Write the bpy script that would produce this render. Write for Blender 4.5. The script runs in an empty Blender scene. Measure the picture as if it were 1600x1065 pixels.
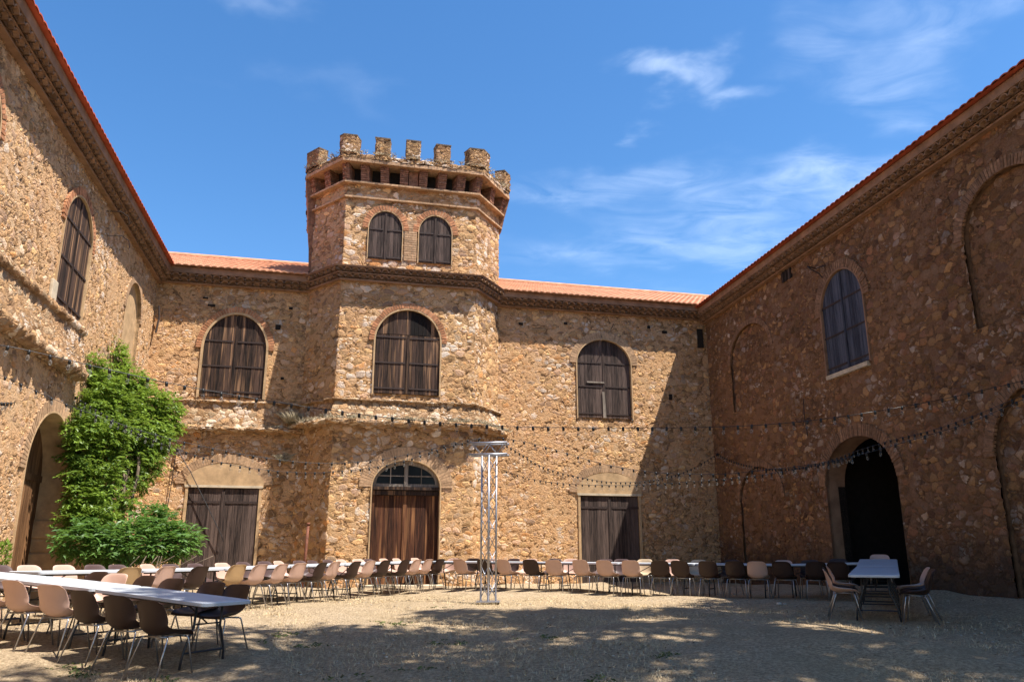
import bpy, math, random
import numpy as np
from mathutils import Vector, Matrix
random.seed(7); rng = np.random.default_rng(7)
R = math.radians
scn = bpy.context.scene
COL = scn.collection
# ------------------------------------------------------------------ camera
PITCH = 15.0105; FPX = 1240.0; EYE = 1.6
cam_d = bpy.data.cameras.new('camera'); cam = bpy.data.objects.new('camera', cam_d); COL.objects.link(cam)
cam_d.sensor_width = 36; cam_d.lens = 36*FPX/1600; cam_d.clip_start = .05; cam_d.clip_end = 2000
cam.location = (0, 0, EYE); cam.rotation_euler = (R(90+PITCH), 0, 0)
scn.camera = cam
# ------------------------------------------------------------------ light
SUN_AZ, SUN_EL = 116.5, 64.3     # azimuth clockwise from +Y
sd = bpy.data.lights.new('sun', 'SUN'); sd.energy = 5.0; sd.angle = R(.53); sd.color = (1, .95, .87)
so = bpy.data.objects.new('sun', sd); COL.objects.link(so)
sv = Vector((math.sin(R(SUN_AZ))*math.cos(R(SUN_EL)), math.cos(R(SUN_AZ))*math.cos(R(SUN_EL)), math.sin(R(SUN_EL))))
so.rotation_euler = sv.to_track_quat('Z', 'Y').to_euler(); so.location = (20, 0, 40)
world = bpy.data.worlds.new('World'); scn.world = world; world.use_nodes = True
wn, wl = world.node_tree.nodes, world.node_tree.links
wn.clear()
wout = wn.new('ShaderNodeOutputWorld'); bg = wn.new('ShaderNodeBackground'); sky = wn.new('ShaderNodeTexSky')
sky.sky_type = 'NISHITA'; sky.sun_disc = False; sky.sun_elevation = R(SUN_EL); sky.sun_rotation = R(SUN_AZ)
sky.altitude = 300; sky.air_density = 1.0; sky.dust_density = .4; sky.ozone_density = 3.0
bg.inputs[1].default_value = .112
wtc = wn.new('ShaderNodeTexCoord')
def wnode(t, **k):
    n = wn.new(t)
    for a, b in k.items(): setattr(n, a, b)
    return n
# thin cirrus: noise on the sky direction, seen on a high flat layer (x/z, y/z)
sep = wnode('ShaderNodeSeparateXYZ'); wl.new(wtc.outputs['Generated'], sep.inputs[0])
dz = wnode('ShaderNodeMath', operation='MAXIMUM'); wl.new(sep.outputs[2], dz.inputs[0]); dz.inputs[1].default_value = .06
dx = wnode('ShaderNodeMath', operation='DIVIDE'); wl.new(sep.outputs[0], dx.inputs[0]); wl.new(dz.outputs[0], dx.inputs[1])
dy = wnode('ShaderNodeMath', operation='DIVIDE'); wl.new(sep.outputs[1], dy.inputs[0]); wl.new(dz.outputs[0], dy.inputs[1])
cxy = wnode('ShaderNodeCombineXYZ'); wl.new(dx.outputs[0], cxy.inputs[0]); wl.new(dy.outputs[0], cxy.inputs[1])
mp = wnode('ShaderNodeMapping'); wl.new(cxy.outputs[0], mp.inputs[0]); mp.inputs['Rotation'].default_value = (0, 0, R(25)); mp.inputs['Scale'].default_value = (.9, 1.5, 1); mp.inputs['Location'].default_value = (3.3, 1.2, 0)
n1 = wnode('ShaderNodeTexNoise'); wl.new(mp.outputs[0], n1.inputs['Vector']); n1.inputs['Scale'].default_value = 4.2; n1.inputs['Detail'].default_value = 9; n1.inputs['Roughness'].default_value = .58; n1.inputs['Distortion'].default_value = 1.1
n2 = wnode('ShaderNodeTexNoise'); wl.new(cxy.outputs[0], n2.inputs['Vector']); n2.inputs['Scale'].default_value = .9; n2.inputs['Detail'].default_value = 2
r1 = wnode('ShaderNodeMapRange'); wl.new(n1.outputs[0], r1.inputs[0]); r1.inputs[1].default_value = .30; r1.inputs[2].default_value = .86
# patches of the high layer where cirrus has formed: (x, y, half-length, half-width, turn, strength)
nd_ = wnode('ShaderNodeTexNoise'); wl.new(cxy.outputs[0], nd_.inputs['Vector']); nd_.inputs['Scale'].default_value = 3.0; nd_.inputs['Detail'].default_value = 5
sb_ = wnode('ShaderNodeVectorMath', operation='SUBTRACT'); wl.new(nd_.outputs[1], sb_.inputs[0]); sb_.inputs[1].default_value = (.5, .5, .5)
sc_ = wnode('ShaderNodeVectorMath', operation='SCALE'); wl.new(sb_.outputs[0], sc_.inputs[0]); sc_.inputs['Scale'].default_value = .75
dst = wnode('ShaderNodeVectorMath', operation='ADD'); wl.new(cxy.outputs[0], dst.inputs[0]); wl.new(sc_.outputs[0], dst.inputs[1])
def cloud_patch(x, y, rx_, ry_, rot, amp):
    sb = wnode('ShaderNodeVectorMath', operation='SUBTRACT'); wl.new(dst.outputs[0], sb.inputs[0]); sb.inputs[1].default_value = (x, y, 0)
    mp_ = wnode('ShaderNodeMapping'); mp_.vector_type = 'TEXTURE'; wl.new(sb.outputs[0], mp_.inputs[0]); mp_.inputs['Rotation'].default_value = (0, 0, R(rot)); mp_.inputs['Scale'].default_value = (rx_, ry_, 1)
    ln = wnode('ShaderNodeVectorMath', operation='LENGTH'); wl.new(mp_.outputs[0], ln.inputs[0])
    rg = wnode('ShaderNodeMapRange'); rg.interpolation_type = 'SMOOTHERSTEP'; wl.new(ln.outputs['Value'], rg.inputs[0]); rg.inputs[1].default_value = 1.0; rg.inputs[2].default_value = 0.0; rg.inputs[3].default_value = 0; rg.inputs[4].default_value = amp
    return rg.outputs[0]
acc = None
for pt_ in [(.38, 1.55, .26, .11, 8, .36), (.82, 1.50, .45, .20, 40, .24), (.78, 2.12, .75, .28, -8, .32), (.62, 2.5, .9, .35, -5, .28), (.30, 1.98, .45, .2, -10, .22), (-.45, 1.30, .16, .12, 60, .16), (-.44, 1.6, .3, .12, 20, .05), (1.05, 2.02, .45, .22, 0, .2), (.2, 3.2, 1.6, .4, 0, .35), (2.2, .6, 1.2, .6, 30, .6), (-2.4, -.8, 1.5, .7, -20, .5)]:
    o_ = cloud_patch(*pt_)
    if acc is None: acc = o_
    else:
        ad = wnode('ShaderNodeMath', operation='ADD'); wl.new(acc, ad.inputs[0]); wl.new(o_, ad.inputs[1]); acc = ad.outputs[0]
mm = wnode('ShaderNodeMath', operation='MULTIPLY'); wl.new(r1.outputs[0], mm.inputs[0]); wl.new(acc, mm.inputs[1])
m3 = wnode('ShaderNodeMath', operation='MINIMUM'); wl.new(mm.outputs[0], m3.inputs[0]); m3.inputs[1].default_value = .8
hs = wnode('ShaderNodeHueSaturation'); wl.new(sky.outputs[0], hs.inputs['Color']); hs.inputs['Saturation'].default_value = 1.24; hs.inputs['Value'].default_value = 1.0
cm = wnode('ShaderNodeMixRGB'); wl.new(m3.outputs[0], cm.inputs[0]); wl.new(hs.outputs[0], cm.inputs[1]); cm.inputs[2].default_value = (7.5, 8.3, 9.4, 1)
wl.new(cm.outputs[0], bg.inputs[0]); wl.new(bg.outputs[0], wout.inputs[0])
scn.view_settings.view_transform = 'Standard'; scn.view_settings.look = 'None'; scn.view_settings.exposure = 1.03; scn.view_settings.gamma = 1
try:
    scn.cycles.max_bounces = 6; scn.cycles.diffuse_bounces = 2; scn.cycles.transparent_max_bounces = 6
except Exception: pass
# ------------------------------------------------------------------ object helpers
def tag(o, label=None, cat=None, group=None, kind=None):
    if label: o['label'] = label
    if cat: o['category'] = cat
    if group: o['group'] = group
    if kind: o['kind'] = kind
    return o
def empty(name, loc=(0, 0, 0), rz=0, label=None, cat=None, group=None):
    o = bpy.data.objects.new(name, None); COL.objects.link(o); o.location = loc; o.rotation_euler = (0, 0, rz); o.empty_display_size = .2
    return tag(o, label, cat, group)
class MB:
    """collects polygons; build() links them as one mesh object"""
    def __init__(s): s.v = []; s.f = []; s.m = []; s.uv = []; s.n = 0
    def add(s, verts, faces, mi=0, uv=None):
        b = s.n; s.v.extend([tuple(map(float, p)) for p in verts]); s.n += len(verts)
        s.f.extend([tuple(b+i for i in f) for f in faces]); s.m.extend([mi]*len(faces))
        s.uv.extend(uv if uv is not None else [(0, 0)]*len(verts))
    def hexa(s, p, mi=0):   # p: 8 points, bottom 0-3 ccw, top 4-7
        s.add(p, [(3, 2, 1, 0), (4, 5, 6, 7), (0, 1, 5, 4), (1, 2, 6, 5), (2, 3, 7, 6), (3, 0, 4, 7)], mi)
    def box(s, x0, x1, y0, y1, z0, z1, mi=0, T=None):
        p = [(x0, y0, z0), (x1, y0, z0), (x1, y1, z0), (x0, y1, z0), (x0, y0, z1), (x1, y0, z1), (x1, y1, z1), (x0, y1, z1)]
        if T: p = [T(*q) for q in p]
        s.hexa(p, mi)
    def tube(s, pts, r, seg=8, mi=0, caps=True):
        pts = [Vector(p) for p in pts]; rings = []; prev = None
        n = len(pts); rs = r if isinstance(r, (list, tuple)) else [r]*n
        for i, p in enumerate(pts):
            t = (pts[min(i+1, n-1)]-pts[max(i-1, 0)]).normalized()
            if prev is None:
                a = Vector((0, 0, 1)) if abs(t.z) < .9 else Vector((1, 0, 0)); x = t.cross(a).normalized()
            else:
                x = (prev-t*prev.dot(t)).normalized()
            prev = x; y = t.cross(x)
            rings.append([p+(x*math.cos(k*2*math.pi/seg)+y*math.sin(k*2*math.pi/seg))*rs[i] for k in range(seg)])
        vs = [q for rg in rings for q in rg]; fs = []
        for i in range(n-1):
            for k in range(seg):
                a = i*seg+k; b = i*seg+(k+1) % seg; fs.append((a, b, b+seg, a+seg))
        if caps: fs.append(tuple(range(seg-1, -1, -1))); fs.append(tuple((n-1)*seg+k for k in range(seg)))
        s.add(vs, fs, mi)
    def build(s, name, mats, parent=None, smooth=False, bevel=0, merge=False):
        me = bpy.data.meshes.new(name); me.from_pydata(s.v, [], s.f)
        for m in (mats if isinstance(mats, (list, tuple)) else [mats]): me.materials.append(m)
        if len(set(s.m)) > 1: me.polygons.foreach_set('material_index', s.m)
        if any(u != (0, 0) for u in s.uv[:50]) or any(u != (0, 0) for u in s.uv[-50:]):
            ul = me.uv_layers.new(name='UVMap'); li = np.empty(len(me.loops), np.int32); me.loops.foreach_get('vertex_index', li)
            ul.data.foreach_set('uv', np.array(s.uv, np.float32)[li].ravel())
        if smooth: me.polygons.foreach_set('use_smooth', [True]*len(me.polygons))
        me.update()
        o = bpy.data.objects.new(name, me); COL.objects.link(o); o.parent = parent
        if bevel:
            b = o.modifiers.new('bevel', 'BEVEL'); b.width = bevel; b.segments = 2; b.limit_method = 'ANGLE'
        return o
def copy_tree(o, parent=None):
    c = o.copy(); COL.objects.link(c)
    if parent: c.parent = parent
    for ch in list(o.children): copy_tree(ch, c)
    return c
# ------------------------------------------------------------------ material helpers
def newmat(name):
    m = bpy.data.materials.new(name); m.use_nodes = True; nt = m.node_tree; nt.nodes.clear()
    out = nt.nodes.new('ShaderNodeOutputMaterial'); b = nt.nodes.new('ShaderNodeBsdfPrincipled'); nt.links.new(b.outputs[0], out.inputs[0])
    return m, nt, b, out
class NT:
    def __init__(s, nt): s.t = nt
    def n(s, typ, ins=None, **k):
        nd = s.t.nodes.new(typ)
        for a, b in k.items(): setattr(nd, a, b)
        for a, b in (ins or {}).items():
            if isinstance(b, bpy.types.NodeSocket): s.t.links.new(b, nd.inputs[a])
            else: nd.inputs[a].default_value = b
        return nd
    def math(s, op, a, b=0.0, c=0.0, clamp=False):
        return s.n('ShaderNodeMath', {0: a, 1: b, 2: c}, operation=op, use_clamp=clamp).outputs[0]
    def rng(s, v, a, b, c=0.0, d=1.0, smooth=False):
        nd = s.n('ShaderNodeMapRange', {0: v, 1: a, 2: b, 3: c, 4: d}); 
        if smooth: nd.interpolation_type = 'SMOOTHSTEP'
        return nd.outputs[0]
    def mix(s, f, a, b, mode='MIX'):
        nd = s.n('ShaderNodeMixRGB', {0: f, 1: a, 2: b}); nd.blend_type = mode; return nd.outputs[0]
    def ramp(s, v, stops, const=False):
        nd = s.n('ShaderNodeValToRGB', {0: v}); cr = nd.color_ramp
        if const: cr.interpolation = 'CONSTANT'
        while len(cr.elements) < len(stops): cr.elements.new(.5)
        for e, (p, c) in zip(cr.elements, stops): e.position = p; e.color = (*c, 1)
        return nd.outputs[0]
    def noise(s, vec, scale, detail=4, rough=.55, dist=0.0, dim='3D'):
        nd = s.n('ShaderNodeTexNoise', {'Scale': scale, 'Detail': detail, 'Roughness': rough, 'Distortion': dist}, noise_dimensions=dim)
        if vec is not None: s.t.links.new(vec, nd.inputs['Vector'])
        return nd.outputs
def c4(c): return (c[0], c[1], c[2], 1)

def rubble_mat(name, freq=4.0, cover=.35, seed=0.0, mortar=(.40, .265, .15), disp=.056, tone=1.03, palette=None, base_dark=False, aniso=1.5, joint=.031, pale=.85, tint=(.98, .93, .86)):
    """rubble masonry: rounded stones of mixed size in rough mortar, partly smeared over with render"""
    m, nt, b, out = newmat(name); N = NT(nt)
    uv = N.n('ShaderNodeUVMap').outputs[0]
    off = N.n('ShaderNodeVectorMath', {0: uv, 1: (seed, seed*.7, seed*.3)}, operation='ADD').outputs[0]
    w = N.noise(off, 1.7, 3, .5)[1]; w2 = N.noise(off, 7.0, 3, .55)[1]
    def scaled(v, k):
        q = N.n('ShaderNodeVectorMath', {0: v, 1: (.5, .5, .5)}, operation='SUBTRACT').outputs[0]
        return N.n('ShaderNodeVectorMath', {0: q, 'Scale': k}, operation='SCALE').outputs[0]
    p = N.n('ShaderNodeVectorMath', {0: off, 1: scaled(w, .30)}, operation='ADD').outputs[0]
    p = N.n('ShaderNodeVectorMath', {0: p, 1: scaled(w2, .13)}, operation='ADD').outputs[0]
    p = N.n('ShaderNodeVectorMath', {0: p, 1: (1, aniso, 1)}, operation='MULTIPLY').outputs[0]
    def vor(f):
        a = N.n('ShaderNodeTexVoronoi', {'Vector': p, 'Scale': f, 'Randomness': 1.0}, voronoi_dimensions='2D', feature='F1')
        e = N.n('ShaderNodeTexVoronoi', {'Vector': p, 'Scale': f, 'Randomness': 1.0}, voronoi_dimensions='2D', feature='DISTANCE_TO_EDGE')
        rad = N.math('MULTIPLY', N.math('SUBTRACT', .66, a.outputs['Distance']), .55)
        return a.outputs['Color'], N.math('MINIMUM', e.outputs['Distance'], rad)
    c1, e1 = vor(freq); c2, e2 = vor(freq*1.9)
    s1 = N.n('ShaderNodeSeparateColor', {0: c1}).outputs
    reg = N.noise(off, .42, 2, .5)[0]
    chips = N.math('GREATER_THAN', N.math('ADD', s1[2], N.math('MULTIPLY', N.math('SUBTRACT', reg, .5), 2.2)), .45)
    edge = N.mix(chips, e1, N.math('MINIMUM', N.math('MULTIPLY', e2, .8), e1))
    col = N.mix(chips, c1, c2); sc = N.n('ShaderNodeSeparateColor', {0: col}).outputs
    fine = N.noise(off, 24, 6, .7)[0]; grit = N.noise(off, 85, 4, .65)[0]; mid = N.noise(off, 6, 4, .6)[0]; big = N.noise(off, .5, 5, .65)[0]; b2 = N.noise(off, 1.9, 4, .6)[0]
    en = N.math('ADD', edge, N.math('MULTIPLY', N.math('SUBTRACT', fine, .5), .11))
    jw = N.rng(b2, .3, .7, joint*.4, joint*1.8)          # joints open and close along the wall
    mask = N.rng(N.math('SUBTRACT', en, jw), 0, .035, smooth=True)
    dome = N.rng(N.math('SUBTRACT', en, jw), 0, .17)
    cov = N.rng(N.math('ADD', N.math('ADD', big, N.math('MULTIPLY', N.math('SUBTRACT', b2, .5), .5)), N.math('MULTIPLY', N.math('SUBTRACT', sc[0], .5), .42)), .54-(cover-.5)*.5-.05, .54-(cover-.5)*.5+.05)
    stone = N.math('MULTIPLY', mask, N.math('SUBTRACT', 1.0, N.math('MULTIPLY', cov, .9)))
    pal = palette or [(0, (.40, .26, .15)), (.14, (.55, .37, .20)), (.28, (.47, .33, .24)), (.40, (.62, .42, .22)), (.50, (.56, .44, .34)), (.60, (.50, .26, .11)), (.70, (.36, .25, .19)), (.78, (.66, .55, .44)), (.90, (.76, .69, .61))]
    sc_col = N.ramp(sc[0], pal, const=True)
    sc_col = N.mix(.8, sc_col, N.mix(fine, (.35, .33, .30, 1), (1.6, 1.55, 1.5, 1)), 'MULTIPLY')
    sc_col = N.mix(N.rng(mid, .50, .72, 0, .4), sc_col, (.46, .27, .13, 1))
    sc_col = N.n('ShaderNodeVectorMath', {0: sc_col, 'Scale': N.rng(sc[1], 0, 1, .50, 1.42)}, operation='SCALE').outputs[0]
    pc = N.math('MULTIPLY', N.rng(N.noise(off, 1.1, 3, .6)[0], .52, .60), N.math('GREATER_THAN', sc[0], .42))
    sc_col = N.mix(N.math('MULTIPLY', pc, pale), sc_col, N.mix(fine, (.46, .40, .35, 1), (.82, .76, .70, 1)))
    mo = N.mix(N.rng(fine, .34, .66), c4([x*.62 for x in mortar]), c4([min(1, x*1.25) for x in mortar]))
    mo = N.mix(N.rng(mid, .38, .66, 0, .5), mo, c4([mortar[0]*1.02, mortar[1]*.84, mortar[2]*.72]))
    gapc = N.math('MULTIPLY', N.math('SUBTRACT', 1.0, N.rng(en, -.01, .02)), N.math('MULTIPLY', N.rng(b2, .4, .6), N.math('SUBTRACT', 1.0, cov)))
    mo = N.mix(N.math('MULTIPLY', gapc, .85), mo, (.10, .06, .035, 1))
    c = N.mix(stone, mo, sc_col)
    c = N.mix(.5, c, N.mix(grit, (.6, .58, .56, 1), (1.35, 1.35, 1.35, 1)), 'MULTIPLY')
    lay = N.noise(off, .33, 3, .5)[0]
    c = N.mix(N.rng(lay, .38, .66, 0, .2), c, (.52, .29, .15, 1))
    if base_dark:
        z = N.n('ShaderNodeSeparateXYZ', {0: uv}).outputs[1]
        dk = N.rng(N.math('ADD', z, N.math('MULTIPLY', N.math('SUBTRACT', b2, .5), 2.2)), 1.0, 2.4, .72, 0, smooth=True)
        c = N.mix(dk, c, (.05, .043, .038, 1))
    c = N.n('ShaderNodeVectorMath', {0: c, 1: (tone*tint[0], tone*tint[1], tone*tint[2])}, operation='MULTIPLY').outputs[0]
    nt.links.new(c, b.inputs['Base Color']); b.inputs['Roughness'].default_value = .93; b.inputs['Specular IOR Level'].default_value = .12
    h = N.math('MULTIPLY', N.math('MULTIPLY', stone, N.rng(sc[2], 0, 1, .25, .9)), N.math('ADD', N.math('MULTIPLY', dome, .6), .4))
    h = N.math('ADD', h, N.math('MULTIPLY', cov, .36))
    h = N.math('SUBTRACT', h, N.math('MULTIPLY', gapc, .35))
    h = N.math('ADD', h, N.math('MULTIPLY', N.math('SUBTRACT', fine, .5), .62))
    h = N.math('ADD', h, N.math('MULTIPLY', N.math('SUBTRACT', grit, .5), .20))
    h = N.math('ADD', h, N.math('MULTIPLY', N.math('SUBTRACT', mid, .5), .45))
    d = N.n('ShaderNodeDisplacement', {'Height': h, 'Midlevel': .72, 'Scale': disp})
    nt.links.new(d.outputs[0], out.inputs['Displacement']); m.displacement_method = 'BOTH'
    return m
def simple_mat(name, col, rough=.6, spec=.4, metal=0.0, var=.12, scale=6, bump=0.0, bscale=40, island=0.0, stretch=None, col2=None):
    m, nt, b, out = newmat(name); N = NT(nt)
    tc = N.n('ShaderNodeTexCoord').outputs['Object']
    v = tc
    if stretch: v = N.n('ShaderNodeMapping', {0: tc, 'Scale': stretch}).outputs[0]
    no = N.noise(v, scale, 5, .6)[0]
    c2 = col2 or tuple(x*(1-var*2) for x in col)
    c = N.mix(N.rng(no, .3, .7), c4(c2), c4(tuple(min(1, x*(1+var)) for x in col)))
    if island:
        ri = N.n('ShaderNodeNewGeometry').outputs['Random Per Island']
        c = N.n('ShaderNodeVectorMath', {0: c, 'Scale': N.rng(ri, 0, 1, 1-island, 1+island)}, operation='SCALE').outputs[0]
    nt.links.new(c, b.inputs['Base Color']); b.inputs['Roughness'].default_value = rough; b.inputs['Specular IOR Level'].default_value = spec; b.inputs['Metallic'].default_value = metal
    if bump:
        bn = N.n('ShaderNodeBump', {'Strength': .6, 'Distance': bump, 'Height': N.noise(v, bscale, 5, .6)[0]}); nt.links.new(bn.outputs[0], b.inputs['Normal'])
    return m
def wood_mat(name, dark, light, streak=.5, light2=None):
    m, nt, b, out = newmat(name); N = NT(nt)
    tc = N.n('ShaderNodeTexCoord').outputs['Object']
    ri = N.n('ShaderNodeNewGeometry').outputs['Random Per Island']
    sh = N.n('ShaderNodeCombineXYZ', {2: N.math('MULTIPLY', ri, 37.0), 0: N.math('MULTIPLY', ri, 91.0)}).outputs[0]
    v = N.n('ShaderNodeVectorMath', {0: N.n('ShaderNodeMapping', {0: tc, 'Scale': (1, 1, .055)}).outputs[0], 1: sh}, operation='ADD').outputs[0]
    g = N.noise(v, 34, 6, .65, .4)[0]; g2 = N.noise(v, 9, 3, .5)[0]
    f = N.rng(N.math('ADD', g, N.math('MULTIPLY', N.math('SUBTRACT', ri, .5), .34)), .42, .72)
    c = N.mix(f, c4(dark), c4(light))
    if light2:
        c = N.mix(N.math('MULTIPLY', N.rng(g2, .52, .66), N.rng(ri, .45, .7)), c, c4(light2))
    c = N.n('ShaderNodeVectorMath', {0: c, 'Scale': N.rng(ri, 0, 1, .7, 1.3)}, operation='SCALE').outputs[0]
    nt.links.new(c, b.inputs['Base Color']); b.inputs['Roughness'].default_value = .85; b.inputs['Specular IOR Level'].default_value = .2
    bn = N.n('ShaderNodeBump', {'Strength': .8, 'Distance': .006, 'Height': g}); nt.links.new(bn.outputs[0], b.inputs['Normal'])
    return m
M = {}
M['wall_back'] = rubble_mat('rubble_back', 4.5, .46, 3.1, mortar=(.56, .37, .21))
M['wall_left'] = rubble_mat('rubble_left', 5.0, .48, 11.3, mortar=(.58, .40, .24))
M['wall_right'] = rubble_mat('rubble_right', 4.0, .38, 23.7, pale=.34, mortar=(.25, .145, .085), base_dark=True, tone=.92, palette=[(0, (.25, .135, .07)), (.18, (.34, .20, .10)), (.34, (.22, .12, .08)), (.46, (.38, .22, .10)), (.58, (.30, .145, .08)), (.70, (.19, .115, .085)), (.80, (.38, .29, .22)), (.90, (.56, .48, .41))])  # reddish brown stone, with some of the wing's shade put into its colour
M['wall_tower'] = rubble_mat('rubble_tower', 3.5, .32, 31.9, mortar=(.54, .36, .20), aniso=1.6)
M['wall_white'] = rubble_mat('rubble_pale_ledge', 4.2, .2, 41.0, mortar=(.42, .29, .18), palette=[(0, (.42, .28, .16)), (.3, (.50, .40, .28)), (.55, (.58, .49, .38)), (.75, (.47, .30, .15)), (.9, (.62, .56, .48))])
M['merlon'] = rubble_mat('rubble_merlon', 6.5, .12, 51.0, mortar=(.22, .145, .085), palette=[(0, (.30, .20, .11)), (.3, (.40, .27, .14)), (.55, (.30, .22, .16)), (.75, (.45, .34, .22)), (.9, (.38, .22, .10))], disp=.05)
M['plaster'] = simple_mat('sand_plaster', (.52, .345, .19), .9, .1, var=.16, scale=4, bump=.01, bscale=30)
M['plaster_pale'] = simple_mat('pale_plaster', (.56, .46, .33), .9, .1, var=.14, scale=5, bump=.008, bscale=30)
M['fascia'] = simple_mat('ochre_fascia', (.31, .18, .11), .9, .1, var=.18, scale=3, bump=.008)
M['brick'] = simple_mat('old_brick', (.46, .21, .105), .9, .15, var=.2, scale=14, bump=.006, bscale=70, island=.28)
M['brick_pale'] = simple_mat('worn_brick', (.47, .295, .17), .9, .15, var=.2, scale=14, bump=.006, bscale=70, island=.18)
M['brick_dim'] = simple_mat('darker_brick', (.26, .145, .082), .9, .15, var=.25, scale=14, bump=.006, bscale=70, island=.25)  # darker brick, toned to the right wing's wall
M['brick_red'] = simple_mat('red_brick', (.30, .145, .085), .9, .15, var=.3, scale=9, bump=.01, bscale=50, island=.25)
M['mortar'] = simple_mat('lime_mortar', (.52, .35, .21), .95, .1, var=.2, scale=10, bump=.006)
M['tile'] = simple_mat('roof_tile', (.56, .275, .16), .85, .2, var=.16, scale=3, island=.12, bump=.004)
M['tile_old'] = simple_mat('old_roof_tile', (.28, .165, .10), .9, .2, var=.25, scale=6, island=.2)
M['fill_and_shade'] = simple_mat('mortar_fill_recess_shade', (.17, .10, .06), .95, .05, var=.25, scale=6)  # dark fill of the tile rows; on blind arches it paints recess shadow
M['tile_red'] = simple_mat('red_roof_tile', (.48, .10, .045), .8, .2, var=.16, scale=3)
M['wood'] = wood_mat('weathered_wood', (.010, .007, .006), (.070, .040, .028), light2=(.27, .15, .08))
M['wood_grey'] = wood_mat('grey_weathered_wood', (.022, .015, .013), (.10, .068, .055))
M['wood_sky_tint'] = wood_mat('grey_wood_sky_tint', (.022, .025, .036), (.075, .08, .10))  # grey wood, with the blue of the skylight put into its colour
M['wood_red'] = wood_mat('red_brown_wood', (.022, .009, .006), (.092, .036, .018), light2=(.26, .12, .05))
M['wood_tan'] = wood_mat('tan_oiled_wood', (.085, .038, .016), (.27, .135, .06))
M['wood_pale'] = wood_mat('bleached_wood', (.16, .13, .10), (.36, .30, .25))
M['iron'] = simple_mat('rusty_iron', (.045, .026, .02), .75, .4, var=.3, scale=30, bump=.002)
M['rust'] = simple_mat('rusty_pipe_iron', (.20, .075, .045), .8, .3, var=.3, scale=20)
M['dark'] = simple_mat('dark_interior', (.03, .024, .02), .95, .05)  # near-black colour paints in the shade inside holes, gaps and openings
M['glass'] = simple_mat('old_window_glass', (.012, .014, .018), .12, .2, var=0)
M['brown'] = simple_mat('dark_brown_plastic', (.036, .017, .012), .5, .35, var=.08, scale=3)
M['beige'] = simple_mat('pinkish_beige_plastic', (.54, .345, .265), .42, .5, var=.05, scale=3)
M['cream'] = simple_mat('cream_plastic', (.56, .42, .27), .42, .5, var=.05, scale=3)
M['ochre'] = simple_mat('ochre_plastic', (.44, .275, .13), .42, .5, var=.05, scale=3)
M['mauve'] = simple_mat('mauve_brown_plastic', (.085, .05, .045), .5, .4, var=.08, scale=3)
M['steel'] = simple_mat('chromed_steel', (.38, .38, .40), .3, .6, metal=.9, var=.05)
M['blackmetal'] = simple_mat('dark_painted_steel', (.025, .026, .03), .45, .5)
M['tabletop'] = simple_mat('white_table_plastic', (.50, .52, .55), .45, .45, var=.03, scale=5, bump=.001, bscale=120)
M['alu'] = simple_mat('truss_aluminium', (.36, .36, .39), .45, .6, metal=.85, var=.06, scale=14)
M['rubber'] = simple_mat('black_cable_rubber', (.012, .012, .013), .5, .4)
M['bark'] = simple_mat('bark', (.16, .12, .085), .9, .1, var=.3, scale=9, bump=.02, bscale=18)
M['straw'] = simple_mat('dry_straw', (.62, .47, .28), .9, .1, var=.15, scale=1.5, island=.35)
M['weed'] = simple_mat('dry_weed', (.40, .33, .22), .9, .1, var=.2, scale=9, island=.3)
M['weed_green'] = simple_mat('dusty_green_weed', (.13, .15, .05), .8, .2, var=.2, scale=3, island=.4)
M['deadleaf'] = simple_mat('fallen_leaf', (.13, .072, .035), .85, .1, var=.2, scale=3, island=.5)
M['pebble'] = simple_mat('pale_pebble', (.48, .42, .34), .9, .2, var=.15, scale=9, island=.3)
def leaf_mat(name, a, b_, tr):
    m, nt, b, out = newmat(name); N = NT(nt)
    ri = N.n('ShaderNodeNewGeometry').outputs['Random Per Island']
    tc = N.n('ShaderNodeTexCoord').outputs['Object']
    f = N.math('ADD', N.math('MULTIPLY', ri, .6), N.math('MULTIPLY', N.rng(N.noise(tc, 1.6, 2)[0], .35, .65), .45), clamp=True)
    c = N.mix(f, c4(a), c4(b_)); nt.links.new(c, b.inputs['Base Color']); b.inputs['Roughness'].default_value = .42; b.inputs['Specular IOR Level'].default_value = .45
    t = N.n('ShaderNodeBsdfTranslucent', {0: N.mix(.5, c, c4(tr))}); mx = N.n('ShaderNodeMixShader', {0: .34, 1: b.outputs[0], 2: t.outputs[0]})
    nt.links.new(mx.outputs[0], out.inputs[0]); return m
M['leaf'] = leaf_mat('climber_leaf', (.035, .08, .014), (.25, .37, .05), (.38, .5, .06))
M['leaf_shrub'] = leaf_mat('shrub_leaf', (.045, .11, .025), (.13, .25, .05), (.25, .40, .06))
M['leaf_tree'] = leaf_mat('tree_leaf', (.04, .08, .02), (.09, .16, .04), (.2, .3, .05))
m, nt, b, out = newmat('bulb_glass'); N = NT(nt)
tr_ = N.n('ShaderNodeBsdfTransparent', {0: (.93, .93, .92, 1)}); fr_ = N.n('ShaderNodeLayerWeight', {0: .35}).outputs['Facing']; mx_ = N.n('ShaderNodeMixShader', {0: N.math('ADD', N.math('MULTIPLY', fr_, .32), .05), 1: tr_.outputs[0], 2: b.outputs[0]}); nt.links.new(mx_.outputs[0], out.inputs[0]); b.inputs['Base Color'].default_value = (.55, .55, .53, 1); b.inputs['Roughness'].default_value = .12;  M['bulb'] = m
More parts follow.
